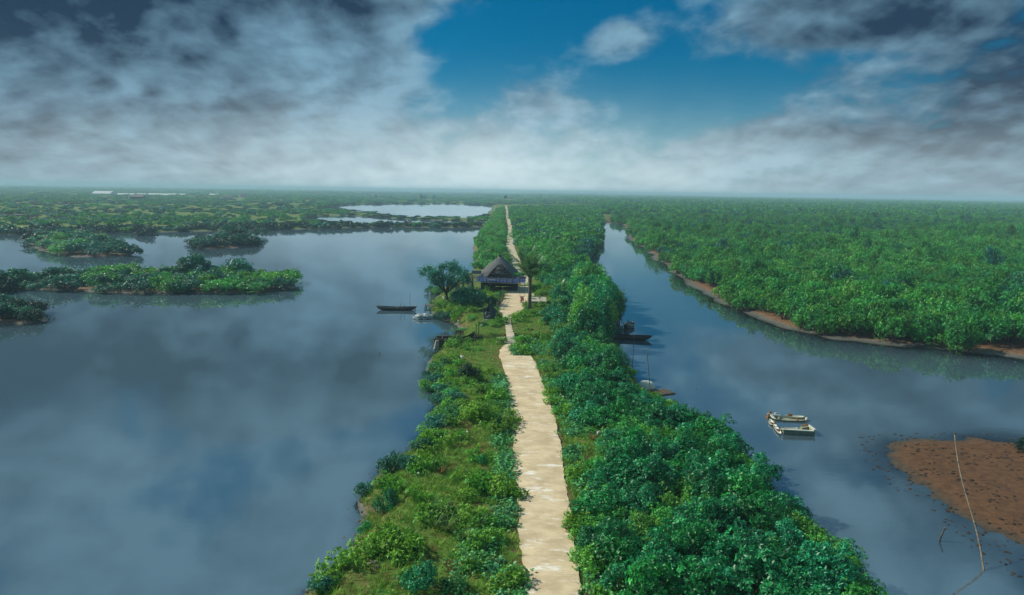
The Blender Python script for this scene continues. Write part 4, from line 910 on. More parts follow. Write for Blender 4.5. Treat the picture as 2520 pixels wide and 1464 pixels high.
# ------------------------------------------------------------------ coconut palm
def palm():
    q = G(1301.5, 762, 1.25); t = thing('coconut_palm', 'young coconut palm with upright fronds in front of the concrete tank', 'palm tree', (q[0], q[1], H(q[0], q[1]) - 0.05))
    r = random.Random(8); n = 22; pts, rad = [], []
    for i in range(n + 1):
        u = i / n; pts.append((0.10 * math.sin(u * 2.2), 0.06 * u, 4.1 * u)); rad.append(0.27 - 0.07 * u + (0.05 * (1 - u) ** 6) + 0.012 * (i % 2))
    MB().tube(pts, rad, 12).build('trunk', M['palm_bark'], t, True)
    top = Vector(pts[-1])
    MB().tube([top - Vector((0, 0, 0.25)), top + Vector((0, 0, 0.15)), top + Vector((0, 0, 0.7))], [0.22, 0.27, 0.07], 10).build('crown_shaft', M['bamboo'], t, True)
    rn = np.random.default_rng(4)
    for k in range(17):
        az = k * 2.399 + 0.4; tilt = 0.08 + 0.05 * k + r.uniform(-0.06, 0.06); Lf = r.uniform(3.9, 4.9) * (1.0 if k < 14 else 0.85)
        hd = np.array((math.cos(az), math.sin(az), 0.0)); sd = np.array((-math.sin(az), math.cos(az), 0.0)); up = np.array((0, 0, 1.0))
        N = 22; p = np.array(top) + up * 0.15; ang = math.pi / 2 - tilt; R_ = []; T = []
        for i in range(N + 1):
            R_.append(p.copy()); d = hd * math.cos(ang) + up * math.sin(ang); T.append(d); p = p + d * Lf / N; ang -= (0.010 + 0.042 * (i / N)) * (0.45 + tilt * 0.55)
        rc = MB().tube(R_, [0.05 * (1 - i / N) + 0.008 for i in range(N + 1)], 5).build('frond', M['palm'], t)
        P, D, Nn, L = [], [], [], []
        for i in range(4, N + 1):
            for rep_ in range(2):
                f = rep_ * 0.5; a = R_[i] * (1 - f) + R_[min(i + 1, N)] * f; u = (i + f) / N
                nrm = np.cross(sd, T[i])
                for sg in (-1, 1):
                    dv = sd * sg * 0.85 + T[i] * 0.75 - nrm * rn.uniform(-0.05, 0.25) - up * rn.uniform(0.15, 0.5)
                    P.append(a); D.append(dv / np.linalg.norm(dv)); nv = nrm + sd * sg * 0.3 + rn.normal(0, .15, 3); Nn.append(nv / np.linalg.norm(nv)); L.append(0.95 * math.sin(math.pi * min(1, 0.18 + 0.80 * u)) ** 0.7 * rn.uniform(0.85, 1.1) + 0.12)
        V, F = leaf_quads(np.array(P), np.array(D), np.array(Nn), np.array(L), np.array(L) * 0.12 + 0.03, 0.02)
        link('leaflets', leafmesh('leaflets', V, F, rn.random(len(P)), M['palm']), None, rc)
palm()

# ------------------------------------------------------------------ spreading tree by the landing
def spreading_tree():
    q = G(1103, 752, 1.0); t = thing('spreading_tree', 'dark spreading tree with bare forked trunk between the hut and the landing', 'tree', (q[0], q[1], H(q[0], q[1]) - 0.1))
    r = random.Random(3); mb = MB(); tips = []
    mb.tube([(0, 0, 0), (-0.15, 0, 0.8), (-0.3, 0.1, 1.7)], [0.30, 0.20, 0.16], 8)
    for k in range(9):
        a = k * 0.75 + r.uniform(-.3, .3); l = r.uniform(2.0, 3.6); z = r.uniform(2.6, 5.2); e = (l * math.cos(a) - 0.2, l * math.sin(a) * 0.8, z)
        m_ = (e[0] * 0.45 - 0.2, e[1] * 0.45, 1.6 + (z - 1.6) * 0.6); mb.tube([(-0.3, 0.1, 1.6), m_, e], [0.13, 0.085, 0.03], 6); tips += [m_, e]
        for j in range(3):
            f = (e[0] + r.uniform(-1, 1), e[1] + r.uniform(-1, 1), e[2] + r.uniform(-0.3, 0.8)); mb.tube([m_, ((m_[0] + f[0]) / 2, (m_[1] + f[1]) / 2, (m_[2] + f[2]) / 2 + 0.15), f], [0.06, 0.04, 0.015], 5); tips.append(f)
    mb.build('trunk', M['bark'], t)
    rn = np.random.default_rng(9); C_ = np.array([p for p in tips if p[2] > 1.9]); ro = 2100; k = rn.integers(0, len(C_), ro); qd = unit(rn.normal(size=(ro, 3)))
    P = C_[k] + qd * rn.uniform(0.1, 0.95, ro)[:, None] * np.array((1, 1, 0.7)); P = np.repeat(P, 6, 0); n = len(P)
    D = unit(rn.normal(size=(n, 3)) + np.array((0, 0, 0.4))); V, F = leaf_quads(P + rn.normal(size=(n, 3)) * 0.08, D, unit(rn.normal(size=(n, 3)) + np.array((0, 0, 1.0))), rn.uniform(0.14, 0.30, n), rn.uniform(0.06, 0.11, n))
    link('crown', leafmesh('crown', V, F, np.clip(rn.random(n), 0, 1), M['leaf_teal']), None, t)
spreading_tree()

# ------------------------------------------------------------------ things in the yard
def wheel(parent, y, z, r_=0.29):
    w = MB(); V, F = [], []; n, k = 20, 8
    for i in range(n):
        a = 2 * math.pi * i / n
        for j in range(k):
            b = 2 * math.pi * j / k; rr = r_ - 0.045 + 0.05 * math.cos(b); V.append((0.045 * math.sin(b), y + rr * math.cos(a), z + rr * math.sin(a)))
    for i in range(n):
        for j in range(k): F.append((i * k + j, ((i + 1) % n) * k + j, ((i + 1) % n) * k + (j + 1) % k, i * k + (j + 1) % k))
    o = w.add(V, F).build('wheel', M['rubber'], parent, True)
    rm = MB()
    rm.tube([(-0.05, y, z), (0.05, y, z)], 0.05, 8)
    for i in range(8): a = i * math.pi / 4; rm.tube([(0, y, z), (0, y + (r_ - .07) * math.cos(a), z + (r_ - .07) * math.sin(a))], 0.012, 4)
    rm.build('rim', M['metal'], o)
def motorbike():
    q = G(1284, 747, PZ); t = thing('motorbike', 'red motorbike parked on its stand in the yard before the hut', 'motorbike', (q[0], q[1], PZ + 0.028), R(10))
    wheel(t, -0.62, 0.29); wheel(t, 0.62, 0.29)          # front wheel towards -y
    def shell(name, secs, mat, par=t):
        V, F = [], []; n = 8
        for (y, z, w, h) in secs:
            for j in range(n): a = 2 * math.pi * j / n; V.append((w * math.cos(a), y, z + h * math.sin(a)))
        for i in range(len(secs) - 1):
            for j in range(n): F.append((i * n + j, i * n + (j + 1) % n, (i + 1) * n + (j + 1) % n, (i + 1) * n + j))
        F += [tuple(range(n))[::-1], tuple((len(secs) - 1) * n + j for j in range(n))]
        return MB().add(V, F).build(name, mat, par, True)
    shell('leg_shield', [(-0.44, 0.72, 0.20, 0.30), (-0.38, 0.62, 0.24, 0.36), (-0.26, 0.52, 0.18, 0.22), (-0.05, 0.46, 0.12, 0.12)], M['red'])
    shell('tail_body', [(-0.05, 0.52, 0.10, 0.12), (0.20, 0.62, 0.15, 0.14), (0.55, 0.70, 0.13, 0.11), (0.86, 0.78, 0.06, 0.06)], M['red'])
    shell('seat', [(0.0, 0.74, 0.10, 0.05), (0.25, 0.78, 0.14, 0.06), (0.6, 0.83, 0.13, 0.06), (0.82, 0.86, 0.08, 0.04)], M['black'])
    shell('engine', [(-0.12, 0.34, 0.12, 0.10), (0.12, 0.32, 0.16, 0.13), (0.32, 0.30, 0.12, 0.10)], M['metal'])
    shell('front_mudguard', [(-0.88, 0.50, 0.06, 0.05), (-0.72, 0.64, 0.075, 0.05), (-0.52, 0.64, 0.075, 0.05), (-0.38, 0.54, 0.06, 0.05)], M['red'])
    h = shell('headset', [(-0.52, 0.98, 0.10, 0.07), (-0.44, 1.00, 0.17, 0.09), (-0.34, 1.01, 0.10, 0.06)], M['red'])
    shell('headlight', [(-0.57, 0.97, 0.05, 0.04), (-0.51, 0.98, 0.09, 0.06)], M['white'], h)
    MB().tube([(-0.36, -0.28, 1.02), (-0.2, -0.36, 1.06), (0.2, -0.36, 1.06), (0.36, -0.28, 1.02)], 0.022, 6).build('handlebar', M['black'], t)
    for sx in (-1, 1):
        mi = MB().tube([(sx * 0.24, -0.34, 1.06), (sx * 0.34, -0.36, 1.22)], 0.01, 5).build('mirror', M['black'], t)
        MB().box((sx * 0.36, -0.36, 1.26), (0.12, 0.03, 0.08)).build('mirror_glass', M['panel'], mi)
        MB().tube([(sx * 0.06, -0.60, 0.29), (sx * 0.07, -0.42, 0.92)], 0.028, 6).build('fork', M['metal'], t)
    MB().tube([(0.14, 0.05, 0.26), (0.17, 0.4, 0.26), (0.17, 0.85, 0.36)], [0.025, 0.04, 0.05], 7).build('exhaust', M['metal'], t)
    MB().tube([(-0.1, 0.1, 0.30), (-0.26, 0.12, -0.02)], 0.018, 5).build('side_stand', M['black'], t)
motorbike()

a, b = G(1307, 742, 1.85), G(1346, 742, 1.85); c = G(1344, 731, 1.85); wd = b[0] - a[0]; dp = c[1] - b[1]
t = thing('concrete_tank', 'low square concrete water tank with pale slab top beside the palm', 'tank', ((a[0] + b[0]) / 2, (a[1] + c[1]) / 2 + 0.1, 1.15), R(-2))
for nm, cc, sz in (('wall', (0, -dp / 2 + .1, .29), (wd - .1, .16, .58)), ('wall', (0, dp / 2 - .1, .29), (wd - .1, .16, .58)), ('wall', (-wd / 2 + .13, 0, .29), (.16, dp - .37, .58)), ('wall', (wd / 2 - .13, 0, .29), (.16, dp - .37, .58))): MB().box(cc, sz).build(nm, M['concrete_grey'], t)
top = MB().box((0, 0, 0.65), (wd, dp, 0.12)).build('slab_top', M['concrete'], t)
MB().tube([(0.15, 0.5, 0.71), (0.15, 0.5, 0.98)], 0.13, 10).build('inlet_pipe', M['concrete_grey'], top)
MB().box((-0.75, 0.3, 0.76), (0.75, 0.9, 0.08), (0, 0.06, 0.3)).build('hatch', M['concrete_grey'], top)
MB().tube([(0.3, 1.5, 0.71), (0.3, 1.5, 1.05), (0.05, 1.5, 1.08)], 0.03, 6).build('tap', M['metal'], top)

def draped_net():
    q = G(1207, 782, 1.2); t = thing('draped_net', 'dark fishing net draped in a tall cone over a stake by the yard', 'fishing net', (q[0], q[1], 1.15), 0.0)
    V, F = [], []; n, m_ = 28, 14; rn = np.random.default_rng(2)
    for i in range(m_ + 1):
        u = i / m_
        for j in range(n):
            a = 2 * math.pi * j / n; lob = 1 + 0.22 * math.sin(3 * a + 1) * (1 - u) + 0.10 * math.sin(7 * a) * (1 - u); r_ = (1.15 * (1 - u) ** 1.25 + 0.05) * lob
            V.append((r_ * math.cos(a) + 0.1 * (1 - u), r_ * math.sin(a), 2.35 * u - 0.05 + rn.normal(0, 0.015)))
    for i in range(m_):
        for j in range(n): F.append((i * n + j, i * n + (j + 1) % n, (i + 1) * n + (j + 1) % n, (i + 1) * n + j))
    F.append(tuple(m_ * n + j for j in range(n)))
    MB().add(V, F).build('net', M['net'], t, True)
    # the flap spread towards the lake
    V, F = [], []; k = 8
    for i in range(k + 1):
        for j in range(k + 1):
            u, v = i / k, j / k; x = -0.1 - 1.25 * u * v - 0.35 * u; z = 2.2 - 1.1 * v - 0.75 * u * (1 - v) - 0.25 * math.sin(u * 3.1) * v
            V.append((x, -0.28 - 0.35 * u + 0.12 * math.sin(5 * u + 3 * v), z))
    for i in range(k):
        for j in range(k): F.append((i * (k + 1) + j, (i + 1) * (k + 1) + j, (i + 1) * (k + 1) + j + 1, i * (k + 1) + j + 1))
    n0 = len(V); V2 = [(p[0], p[1] + 0.03, p[2]) for p in V]; MB().add(V, F).add(V2, [f[::-1] for f in F]).build('net_flap', M['net'], t, True)
    MB().tube([(0, 0, -0.1), (0.02, 0, 2.5)], 0.04, 6).build('stake', M['pole'], t)
draped_net()
q = G(1191, 785, 1.2); t = thing('wooden_post', 'leaning grey post with a crossbar beside the draped net', 'post', (q[0], q[1], 1.1))
MB().tube([(0.12, 0, 0), (-0.18, 0, 1.9)], [0.09, 0.08], 7).build('upright', M['pole'], t); MB().tube([(-0.6, -0.1, 0.72), (0.75, -0.12, 0.95)], 0.035, 6).build('crossbar', M['boat_trim'], t)
q0, q1 = G(1226, 762, PZ), G(1243, 738, PZ); t = thing('stick_fence', 'ragged fence of thin sticks along the lake side of the yard', 'fence', (q0[0] - 0.25, q0[1], 1.2))
dv = (q1 - q0); r = random.Random(6)
for i in range(15):
    u = i / 14; x, y = dv[0] * u, dv[1] * u; MB().tube([(x, y, -0.1), (x + r.uniform(-.12, .12), y + r.uniform(-.1, .1), r.uniform(0.7, 1.5) + (0.9 if i == 13 else 0))], 0.03, 5).build('stick', M['bamboo'], t)
for z in (0.35, 0.75): MB().tube([(0, 0, z), (dv[0], dv[1], z + 0.05)], 0.025, 5).build('rail', M['bamboo'], t)

# ------------------------------------------------------------------ boats
def hull_geo(L, B, Hh, st=15, sheer=0.35, blunt=0.0, rake=0.15, th=0.035, fl=0.62):
    """open double-ended hull along x; blunt > 0 squares the ends off"""
    V, F = [], []; k = 9
    sect = [(-1, 1), (-0.96, 0.72), (-0.88, 0.36), (-fl, 0.06), (0, 0), (fl, 0.06), (0.88, 0.36), (0.96, 0.72), (1, 1)]
    for sh in (0, 1):
        for i in range(st):
            s = -1 + 2 * i / (st - 1); a = abs(s); b = B / 2 * (max(0.0, 1 - a ** 2.6) ** 0.75 * (1 - blunt) + blunt * (1 - 0.25 * a ** 4)) + 0.02
            top = Hh * (1 + sheer * s * s); kz = Hh * 0.45 * a ** 4 * (1 if blunt < 0.3 else 0.5); b2 = max(b - th * sh, 0.008)
            for (u, w) in sect:
                z = kz + (top - kz) * w + (th if sh and w < 0.99 else 0); x = s * L / 2 * (1 - rake * (1 - w)) - (th * s * sh)
                V.append((x, u * b2, z))
    N = st * k
    for i in range(st - 1):
        for j in range(k - 1):
            a = i * k + j; F.append((a, a + 1, a + k + 1, a + k)); F.append((N + a, N + a + k, N + a + k + 1, N + a + 1))
        for j in (0, k - 1):
            a = i * k + j; F.append((a, a + k, N + a + k, N + a))
    for e in (0, st - 1):
        a = e * k; F.append(tuple(a + j for j in range(k)) + tuple(N + a + j for j in range(k - 1, -1, -1)))
    return V, F
def boat(name, label, px, py, L, B, Hh, rz, mat, trim, seats=3, z=-0.10, **kw):
    q = G(px, py, 0); t = thing(name, label, 'boat', (q[0], q[1], z), rz)
    V, F = hull_geo(L, B, Hh, **kw); MB().add(V, F).build('hull', mat, t, True)
    bl = kw.get('blunt', 0); sh = kw.get('sheer', 0.35)
    for sg in (-1, 1):
        pts = []
        for i in range(13):
            s = -1 + 2 * i / 12; a = abs(s); b = B / 2 * (max(0.0, 1 - a ** 2.6) ** 0.75 * (1 - bl) + bl * (1 - 0.25 * a ** 4)) + 0.02; pts.append((s * L / 2, sg * b, Hh * (1 + sh * s * s) + 0.015))
        MB().tube(pts, 0.035, 5).build('gunwale', trim, t)
    for i in range(seats):
        s = -0.6 + 1.2 * i / max(1, seats - 1) if seats > 1 else 0; b = B * (1 - abs(s) ** 2.6) ** 0.75 * 0.92 if bl < .3 else B * .95
        MB().box((s * L / 2, 0, Hh * 0.80), (0.26, b, 0.04)).build('thwart', trim, t)
    MB().box((0, 0, Hh * 0.14 + 0.04), (L * 0.62, B * 0.52, 0.03)).build('floor_board', M['plank_dark'], t)
    return t
A_, B_ = G(935, 762, 0), G(1018, 762, 0)
boat('rowing_boat', 'long dark rowing boat with pale thwarts moored to thin poles in the lake', 976, 763, 5.9, 1.15, 0.50, R(2), M['boat_dark'], M['boat_trim'], 3)
boat('long_punt', 'long black punt with its bow under the creekside trees', 1546, 835, 5.6, 1.15, 0.52, R(-9), M['boat_dark'], M['pole'], 3, sheer=0.3)
t = boat('dinghy', 'short dark dinghy with white rim end-on behind the long punt', 1548, 806, 3.0, 1.3, 0.48, R(70), M['boat_trim'], M['boat_pale'], 2)
MB().box((-1.15, 0, 0.62), (0.9, 0.7, 0.05), (0, 0.25, 0)).build('bow_deck', M['boat_trim'], t)
MB().tube([(1.55, 0.45, 0.1), (1.7, 0.5, 0.75)], [0.07, 0.06], 8).build('outboard', M['black'], t)
# boat wrapped in pale tarpaulin
q = G(1044, 784, 0); t = thing('tarpaulin_boat', 'small boat wrapped in crumpled white tarpaulin at the foot of the bank', 'boat', (q[0], q[1], -0.08), R(8))
V, F = hull_geo(2.9, 1.1, 0.36); MB().add(V, F).build('hull', M['boat_dark'], t, True)
V, F = [], []; n, m_ = 22, 10; rn = np.random.default_rng(5)
for i in range(n + 1):
    for j in range(m_ + 1):
        s = -1 + 2 * i / n; w = -1 + 2 * j / m_; b = 0.60 * max(0.02, 1 - abs(s) ** 3) ** 0.7; x = s * 1.5; z = 0.34 + 0.42 * max(0, 1 - abs(s) ** 2.5) * (1 - abs(w) ** 2.2) + 0.06 * math.sin(9 * s + 2 * w) + rn.normal(0, 0.025) - (0.16 if abs(w) > 0.95 else 0)
        V.append((x, w * b, z))
for i in range(n):
    for j in range(m_): a = i * (m_ + 1) + j; F.append((a, a + m_ + 1, a + m_ + 2, a + 1))
MB().add(V, F).add([(p[0], p[1], p[2] - 0.03) for p in V], [f[::-1] for f in F]).build('tarpaulin', M['tarp'], t)

# bamboo raft and basket float
q = G(1622, 968, 0); t = thing('bamboo_raft', 'flat raft of weathered bamboo poles nosed against the thicket', 'raft', (q[0], q[1], -0.02), R(26))
for i in range(11): MB().tube([(-1.05 + 0.05 * math.sin(i * 2.1), -0.66 + i * 0.13, 0.07), (1.15 + 0.08 * math.sin(i * 1.3), -0.66 + i * 0.13, 0.10 + 0.02 * (i % 2))], 0.066, 7).build('raft_pole', M['plank'] if i % 3 else M['bamboo'], t)
for x in (-0.6, 0.2, 0.8): MB().tube([(x, -0.72, 0.17), (x, 0.72, 0.19)], 0.035, 6).build('cross_pole', M['plank_dark'], t)
q = G(1590, 955, 0); t = thing('basket_boat', 'pale woven basket boat upturned among the bushes beside the raft', 'basket boat', (q[0], q[1], 0.02))
V, F = [], []; n, m_ = 20, 8
for i in range(m_ + 1):
    u = i / m_
    for j in range(n): a = 2 * math.pi * j / n; rr = 0.80 * math.cos(u * 1.45) ** 0.7; V.append((rr * math.cos(a) * (1 + 0.015 * (j % 2)), rr * math.sin(a) * (1 + 0.015 * (j % 2)), 0.62 * math.sin(u * 1.5)))
for i in range(m_):
    for j in range(n): F.append((i * n + j, i * n + (j + 1) % n, (i + 1) * n + (j + 1) % n, (i + 1) * n + j))
F.append(tuple(m_ * n + j for j in range(n)))
MB().add(V, F).build('shell', M['boat_pale'], t, True)
MB().tube([(0.80 * math.cos(2 * math.pi * j / 20), 0.80 * math.sin(2 * math.pi * j / 20), 0.02) for j in range(21)], 0.05, 5).build('rim', M['bamboo'], t)

# wrecked boats in the creek
def wreck_a():
    q = G(1962, 1065, 0); t = thing('wrecked_boat', 'half-sunk pale boat with square stern, cut open and full of water', 'boat', (q[0], q[1], 0), R(-4))
    # one side and the square stern stand clear of the water
    MB().add([(-1.05, -0.46, -0.25), (0.95, -0.50, -0.25), (0.98, -0.52, 0.30), (-1.15, -0.50, 0.34), (-1.05, -0.36, -0.25), (0.95, -0.40, -0.25), (0.98, -0.40, 0.30), (-1.15, -0.38, 0.34)],
             [(0, 1, 2, 3), (5, 4, 7, 6), (3, 2, 6, 7), (0, 4, 5, 1), (0, 3, 7, 4), (1, 5, 6, 2)]).build('side', M['boat_in'], t)
    MB().box((-0.09, -0.47, 0.345), (2.2, 0.17, 0.07), (0, R(1.1), R(-0.5))).build('gunwale', M['boat_pale'], t)
    MB().box((0.98, 0.12, 0.08), (0.13, 1.05, 0.62), (0, R(6), R(6))).build('stern', M['boat_in'], t); MB().box((1.02, 0.14, 0.40), (0.19, 1.15, 0.07), (0, 0, R(6))).build('stern_rim', M['boat_pale'], t)
    MB().box((0.55, -0.05, 0.02), (0.85, 0.8, 0.05), (0.03, 0, 0)).build('stern_floor', M['rust'], t)
    MB().box((0.62, 0.42, 0.22), (0.75, 0.34, 0.30), (0.15, -0.2, R(14)), 0.7).build('locker', M['boat_in'], t)
    MB().tube([(0.45, 0.50, 0.28), (0.92, 0.62, 0.42)], [0.14, 0.12], 9).build('fuel_can', M['rust'], t)
    V, F = hull_geo(1.0, 0.26, 0.16); MB().add([(p[0] - 0.3, p[1] + 0.45, p[2] + 0.02) for p in V], F).build('broken_deck', M['boat_pale'], t)
    for sg in (0, 1): MB().box((-0.95 + 0.2 * sg, 0.36, 0.10), (0.24, 0.24, 0.22), (0.2, 0.3, sg), 0.7).build('block', M['rust'] if sg else M['boat_in'], t)
    MB().box((-0.05, 0.02, 0.0), (1.95, 0.86, 0.05)).build('bottom', M['boat_in'], t)
wreck_a()
def wreck_b():
    q = G(1940, 1033, 0); t = thing('sunken_boat', 'sunken boat hull awash behind the square-sterned wreck, only its ends and ribs showing', 'boat', (q[0], q[1], 0), R(-6))
    V, F = hull_geo(2.9, 1.0, 0.30, sheer=0.25, blunt=0.5); MB().add([(p[0], p[1], p[2] - 0.20) for p in V], F).build('hull', M['boat_in'], t)
    MB().box((0, 0, 0.0), (2.4, 0.86, 0.05)).build('bottom', M['boat_in'], t)
    MB().box((-1.35, 0.35, 0.20), (0.34, 0.36, 0.62), (0, 0.3, 0.3), 0.35).build('bow_post', M['rust'], t)
    MB().box((-1.05, 0.20, 0.30), (0.95, 0.10, 0.06), (0, 0.06, R(-6))).build('thwart', M['boat_pale'], t)
    MB().box((-1.15, -0.08, 0.16), (0.16, 0.62, 0.09), (0.35, 0, R(25))).build('rib', M['boat_pale'], t); MB().box((-0.72, -0.02, 0.05), (0.10, 0.6, 0.22), (0, 0, R(-8))).build('rib', M['boat_in'], t)
    MB().box((0.62, -0.12, 0.02), (0.10, 0.5, 0.20), (0, 0, R(4))).build('rib', M['rust'], t)
    MB().box((1.30, -0.05, 0.10), (0.13, 0.62, 0.26), (0, 0.2, R(-14)), 0.7).build('stern_rim', M['boat_pale'], t)
    V, F = hull_geo(1.5, 0.42, 0.14, th=0.02); MB().add([(p[0] * .95 + 0.55, p[1] + 0.42 - 0.12 * p[0], p[2] + 0.05) for p in V], F).build('side_deck', M['boat_pale'], t)
    MB().tube([(0.15, 0.55, 0.24), (0.42, 0.50, 0.26)], [0.11, 0.10], 8).build('fuel_can', M['rust'], t); MB().box((-0.85, 0.38, 0.34), (0.26, 0.14, 0.14), (0, 0, .4), 0.7).build('cloth', M['foam'], t)
wreck_b()
def plank(px0, py0, px1, py1, lb, w=0.24):
    a, b = G(px0, py0, 0), G(px1, py1, 0); d = b - a; L = np.linalg.norm(d); t = thing('broken_plank', lb, 'plank', ((a[0] + b[0]) / 2, (a[1] + b[1]) / 2, 0.05), math.atan2(d[1], d[0]))
    V, F = hull_geo(L, w, 0.10, th=0.02); MB().add(V, F).build('board', M['boat_pale'], t); MB().box((L * 0.12, 0, 0.13), (0.2, w * .6, 0.08), (0, 0, .3)).build('cleat', M['rust'], t)
plank(1894, 1036, 1911, 1055, 'upper pale broken plank floating off the bow of the wrecks'); plank(1904, 1048, 1921, 1073, 'lower pale broken plank floating off the bow of the wrecks', 0.28); plank(1892, 1041, 1902, 1050, 'shortest pale splinter floating off the bow of the wrecks', 0.18)

# ------------------------------------------------------------------ poles and stakes
def pole(px, py, hgt, lb, lean=(0, 0), r_=0.04, mat='pole', name='mooring_pole', group=None, knots=False, z=None):
    q = G(px, py, 0); zz = -0.5; t = thing(name, lb, 'pole', (q[0], q[1], min(0.0, H(q[0], q[1])) if z is None else z), 0, group); n = 9; rn = random.Random(px)
    pts = [(lean[0] * u + (0.03 * hgt * math.sin(u * 7 + px) if knots else 0), lean[1] * u, zz + (hgt - zz) * u) for u in np.linspace(0, 1, n)]
    MB().tube(pts, [r_ * (1.1 - 0.45 * u) * (1 + (0.18 * rn.random() if knots else 0)) for u in np.linspace(0, 1, n)], 7).build('shaft', M[mat], t, True)
    if knots:
        for i in (2, 4, 6): MB().tube([Vector(pts[i]) - Vector((0, 0, .03)), Vector(pts[i]) + Vector((0, 0, .05))], r_ * 1.25, 7).build('knot', M[mat], t)
    else: MB().tube([Vector(pts[-1]), Vector(pts[-1]) + Vector((0, 0, .02))], r_ * 0.85, 7).build('cut_end', M['boat_trim'], t)
pole(1009, 764, 3.1, 'tallest thin mooring pole standing behind the rowing boat', (0.0, 0), 0.03)
pole(995, 768, 1.7, 'shorter thin upright pole behind the rowing boat'); pole(990, 768, 1.9, 'thin pole leaning behind the rowing boat', (-0.25, 0))
pole(1018.5, 765, 0.95, 'stubby mooring stake at the bow of the rowing boat', (0, 0), 0.06); pole(1022.5, 763, 1.0, 'second stubby stake off the bow of the rowing boat', (0, 0), 0.055)
pole(1044, 764, 1.1, 'thin dark stake beside the plank landing', (0, 0), 0.05); pole(1047, 768, 1.6, 'taller dark stake beside the plank landing', (0, 0), 0.055)
pole(934, 873, 0.95, 'lone short stake in open lake water', (0.03, 0), 0.045)
for i, (px, py, h_) in enumerate([(1036, 862, 0.25), (1038, 866, 0.3), (1042, 858, 0.3), (1046, 856, 0.3), (1050, 852, 0.35), (1054, 851, 0.3), (1041, 872, 0.32), (1046, 876, 0.2)]):
    pole(px, py, h_, 'stump of an old stake poking from the shallows by the sluice', (0.04, 0), 0.05, 'pole', 'stake_stump', 'row of rotted stakes in the shallows')
pole(1556, 905, 3.4, 'tall thin dark pole behind the bushes near the long punt', (0.06, 0), 0.035)
pole(1604, 985, 4.6, 'very tall slender bamboo pole leaning beside the raft', (-0.55, 0.3), 0.04, 'bamboo')
pole(1713.5, 957, 0.8, 'thin lone stick in the middle of the creek', (0, 0), 0.025)
qb, L_ = G(2426, 1412, 0), 9.6
t = thing('long_pole', 'long crooked bamboo pole stuck in the shallows before the mudflat', 'pole', (qb[0], qb[1], -0.3), 0)
top = None; cands = []
pa, pz_ = G(2348, 1068, 0), None
# top of the pole: where its line of sight is met by a length of about 6.4 m
d = CR @ np.array(((2348 - CXP) / FPX, -(1068 - CYP) / FPX, -1.0)); best = min(np.linspace(20, 60, 400), key=lambda s: abs(np.linalg.norm(np.array((d[0] * s, d[1] * s, CAM_H + d[2] * s)) - np.array((qb[0], qb[1], 0))) - 7.2) + (5 if CAM_H + d[2] * s < 2 else 0))
tp = np.array((d[0] * best, d[1] * best, CAM_H + d[2] * best)) - np.array((qb[0], qb[1], -0.3))
pts = [tp * u + np.array((0.10 * math.sin(u * 6.5), 0, 0)) for u in np.linspace(0, 1, 15)]
MB().tube(pts, [0.045 - 0.012 * u for u in np.linspace(0, 1, 15)], 7).build('shaft', M['bamboo'], t, True)
for i in (3, 5, 8, 11): MB().tube([pts[i] * 0.996, pts[i] * 1.004], 0.055, 7).build('knot', M['pole'], t)
MB().tube([pts[-1], pts[-1] + np.array((0, 0, 0.08))], 0.055, 7).build('cap', M['plank_dark'], t)
q = G(2310, 1333, 0); t = thing('leaning_stick', 'short stick leaning over in the shallows by the mudflat', 'stick', (q[0], q[1], -0.15)); MB().tube([(0, 0, 0), (0.14, 0.10, 0.35), (0.36, 0.2, 0.78)], [0.055, 0.05, 0.04], 7).build('shaft', M['pole'], t, True); MB().tube([(0.36, 0.2, 0.77), (0.375, 0.21, 0.80)], 0.043, 7).build('cut_end', M['orange_earth'], t)

# ------------------------------------------------------------------ landing, sluice, bridge and odds and ends
q = G(1063, 757, 0); t = thing('plank_landing', 'little plank landing on stakes below the spreading tree', 'jetty', (q[0], q[1], 0), R(4))
for i in range(6): MB().box((0, -0.62 + i * 0.25, 0.36), (1.9, 0.22, 0.05), (0, 0.02 * (i % 2), 0)).build('plank', M['plank'], t)
for x in (-0.8, 0.8):
    for y in (-0.5, 0.5): MB().tube([(x, y, -0.9), (x, y, 0.34)], 0.05, 6).build('stake', M['pole'], t)
q = G(1058, 744, 0.2); t = thing('white_tripod', 'white metal frame standing by the plank landing', 'frame', (q[0], q[1], 0.25))
MB().tube([(0, 0, 0.3), (0, 0, 1.6)], 0.05, 6).build('mast', M['white'], t)
for k in range(3): a = k * 2.1; MB().tube([(0, 0, 0.7), (0.4 * math.cos(a), 0.4 * math.sin(a), -0.2)], 0.035, 5).build('leg', M['white'], t)
q = G(1112, 742, 1.0); t = thing('concrete_apron', 'pale worn concrete apron behind the spreading tree', 'slab', (q[0], q[1] + 1.0, 1.12), R(10)); MB().box((0, 0, 0.10), (2.6, 6.0, 0.16)).build('slab', M['concrete'], t); MB().box((-1.1, 0, 0.22), (0.14, 5.6, 0.09)).build('kerb', M['concrete_grey'], t)

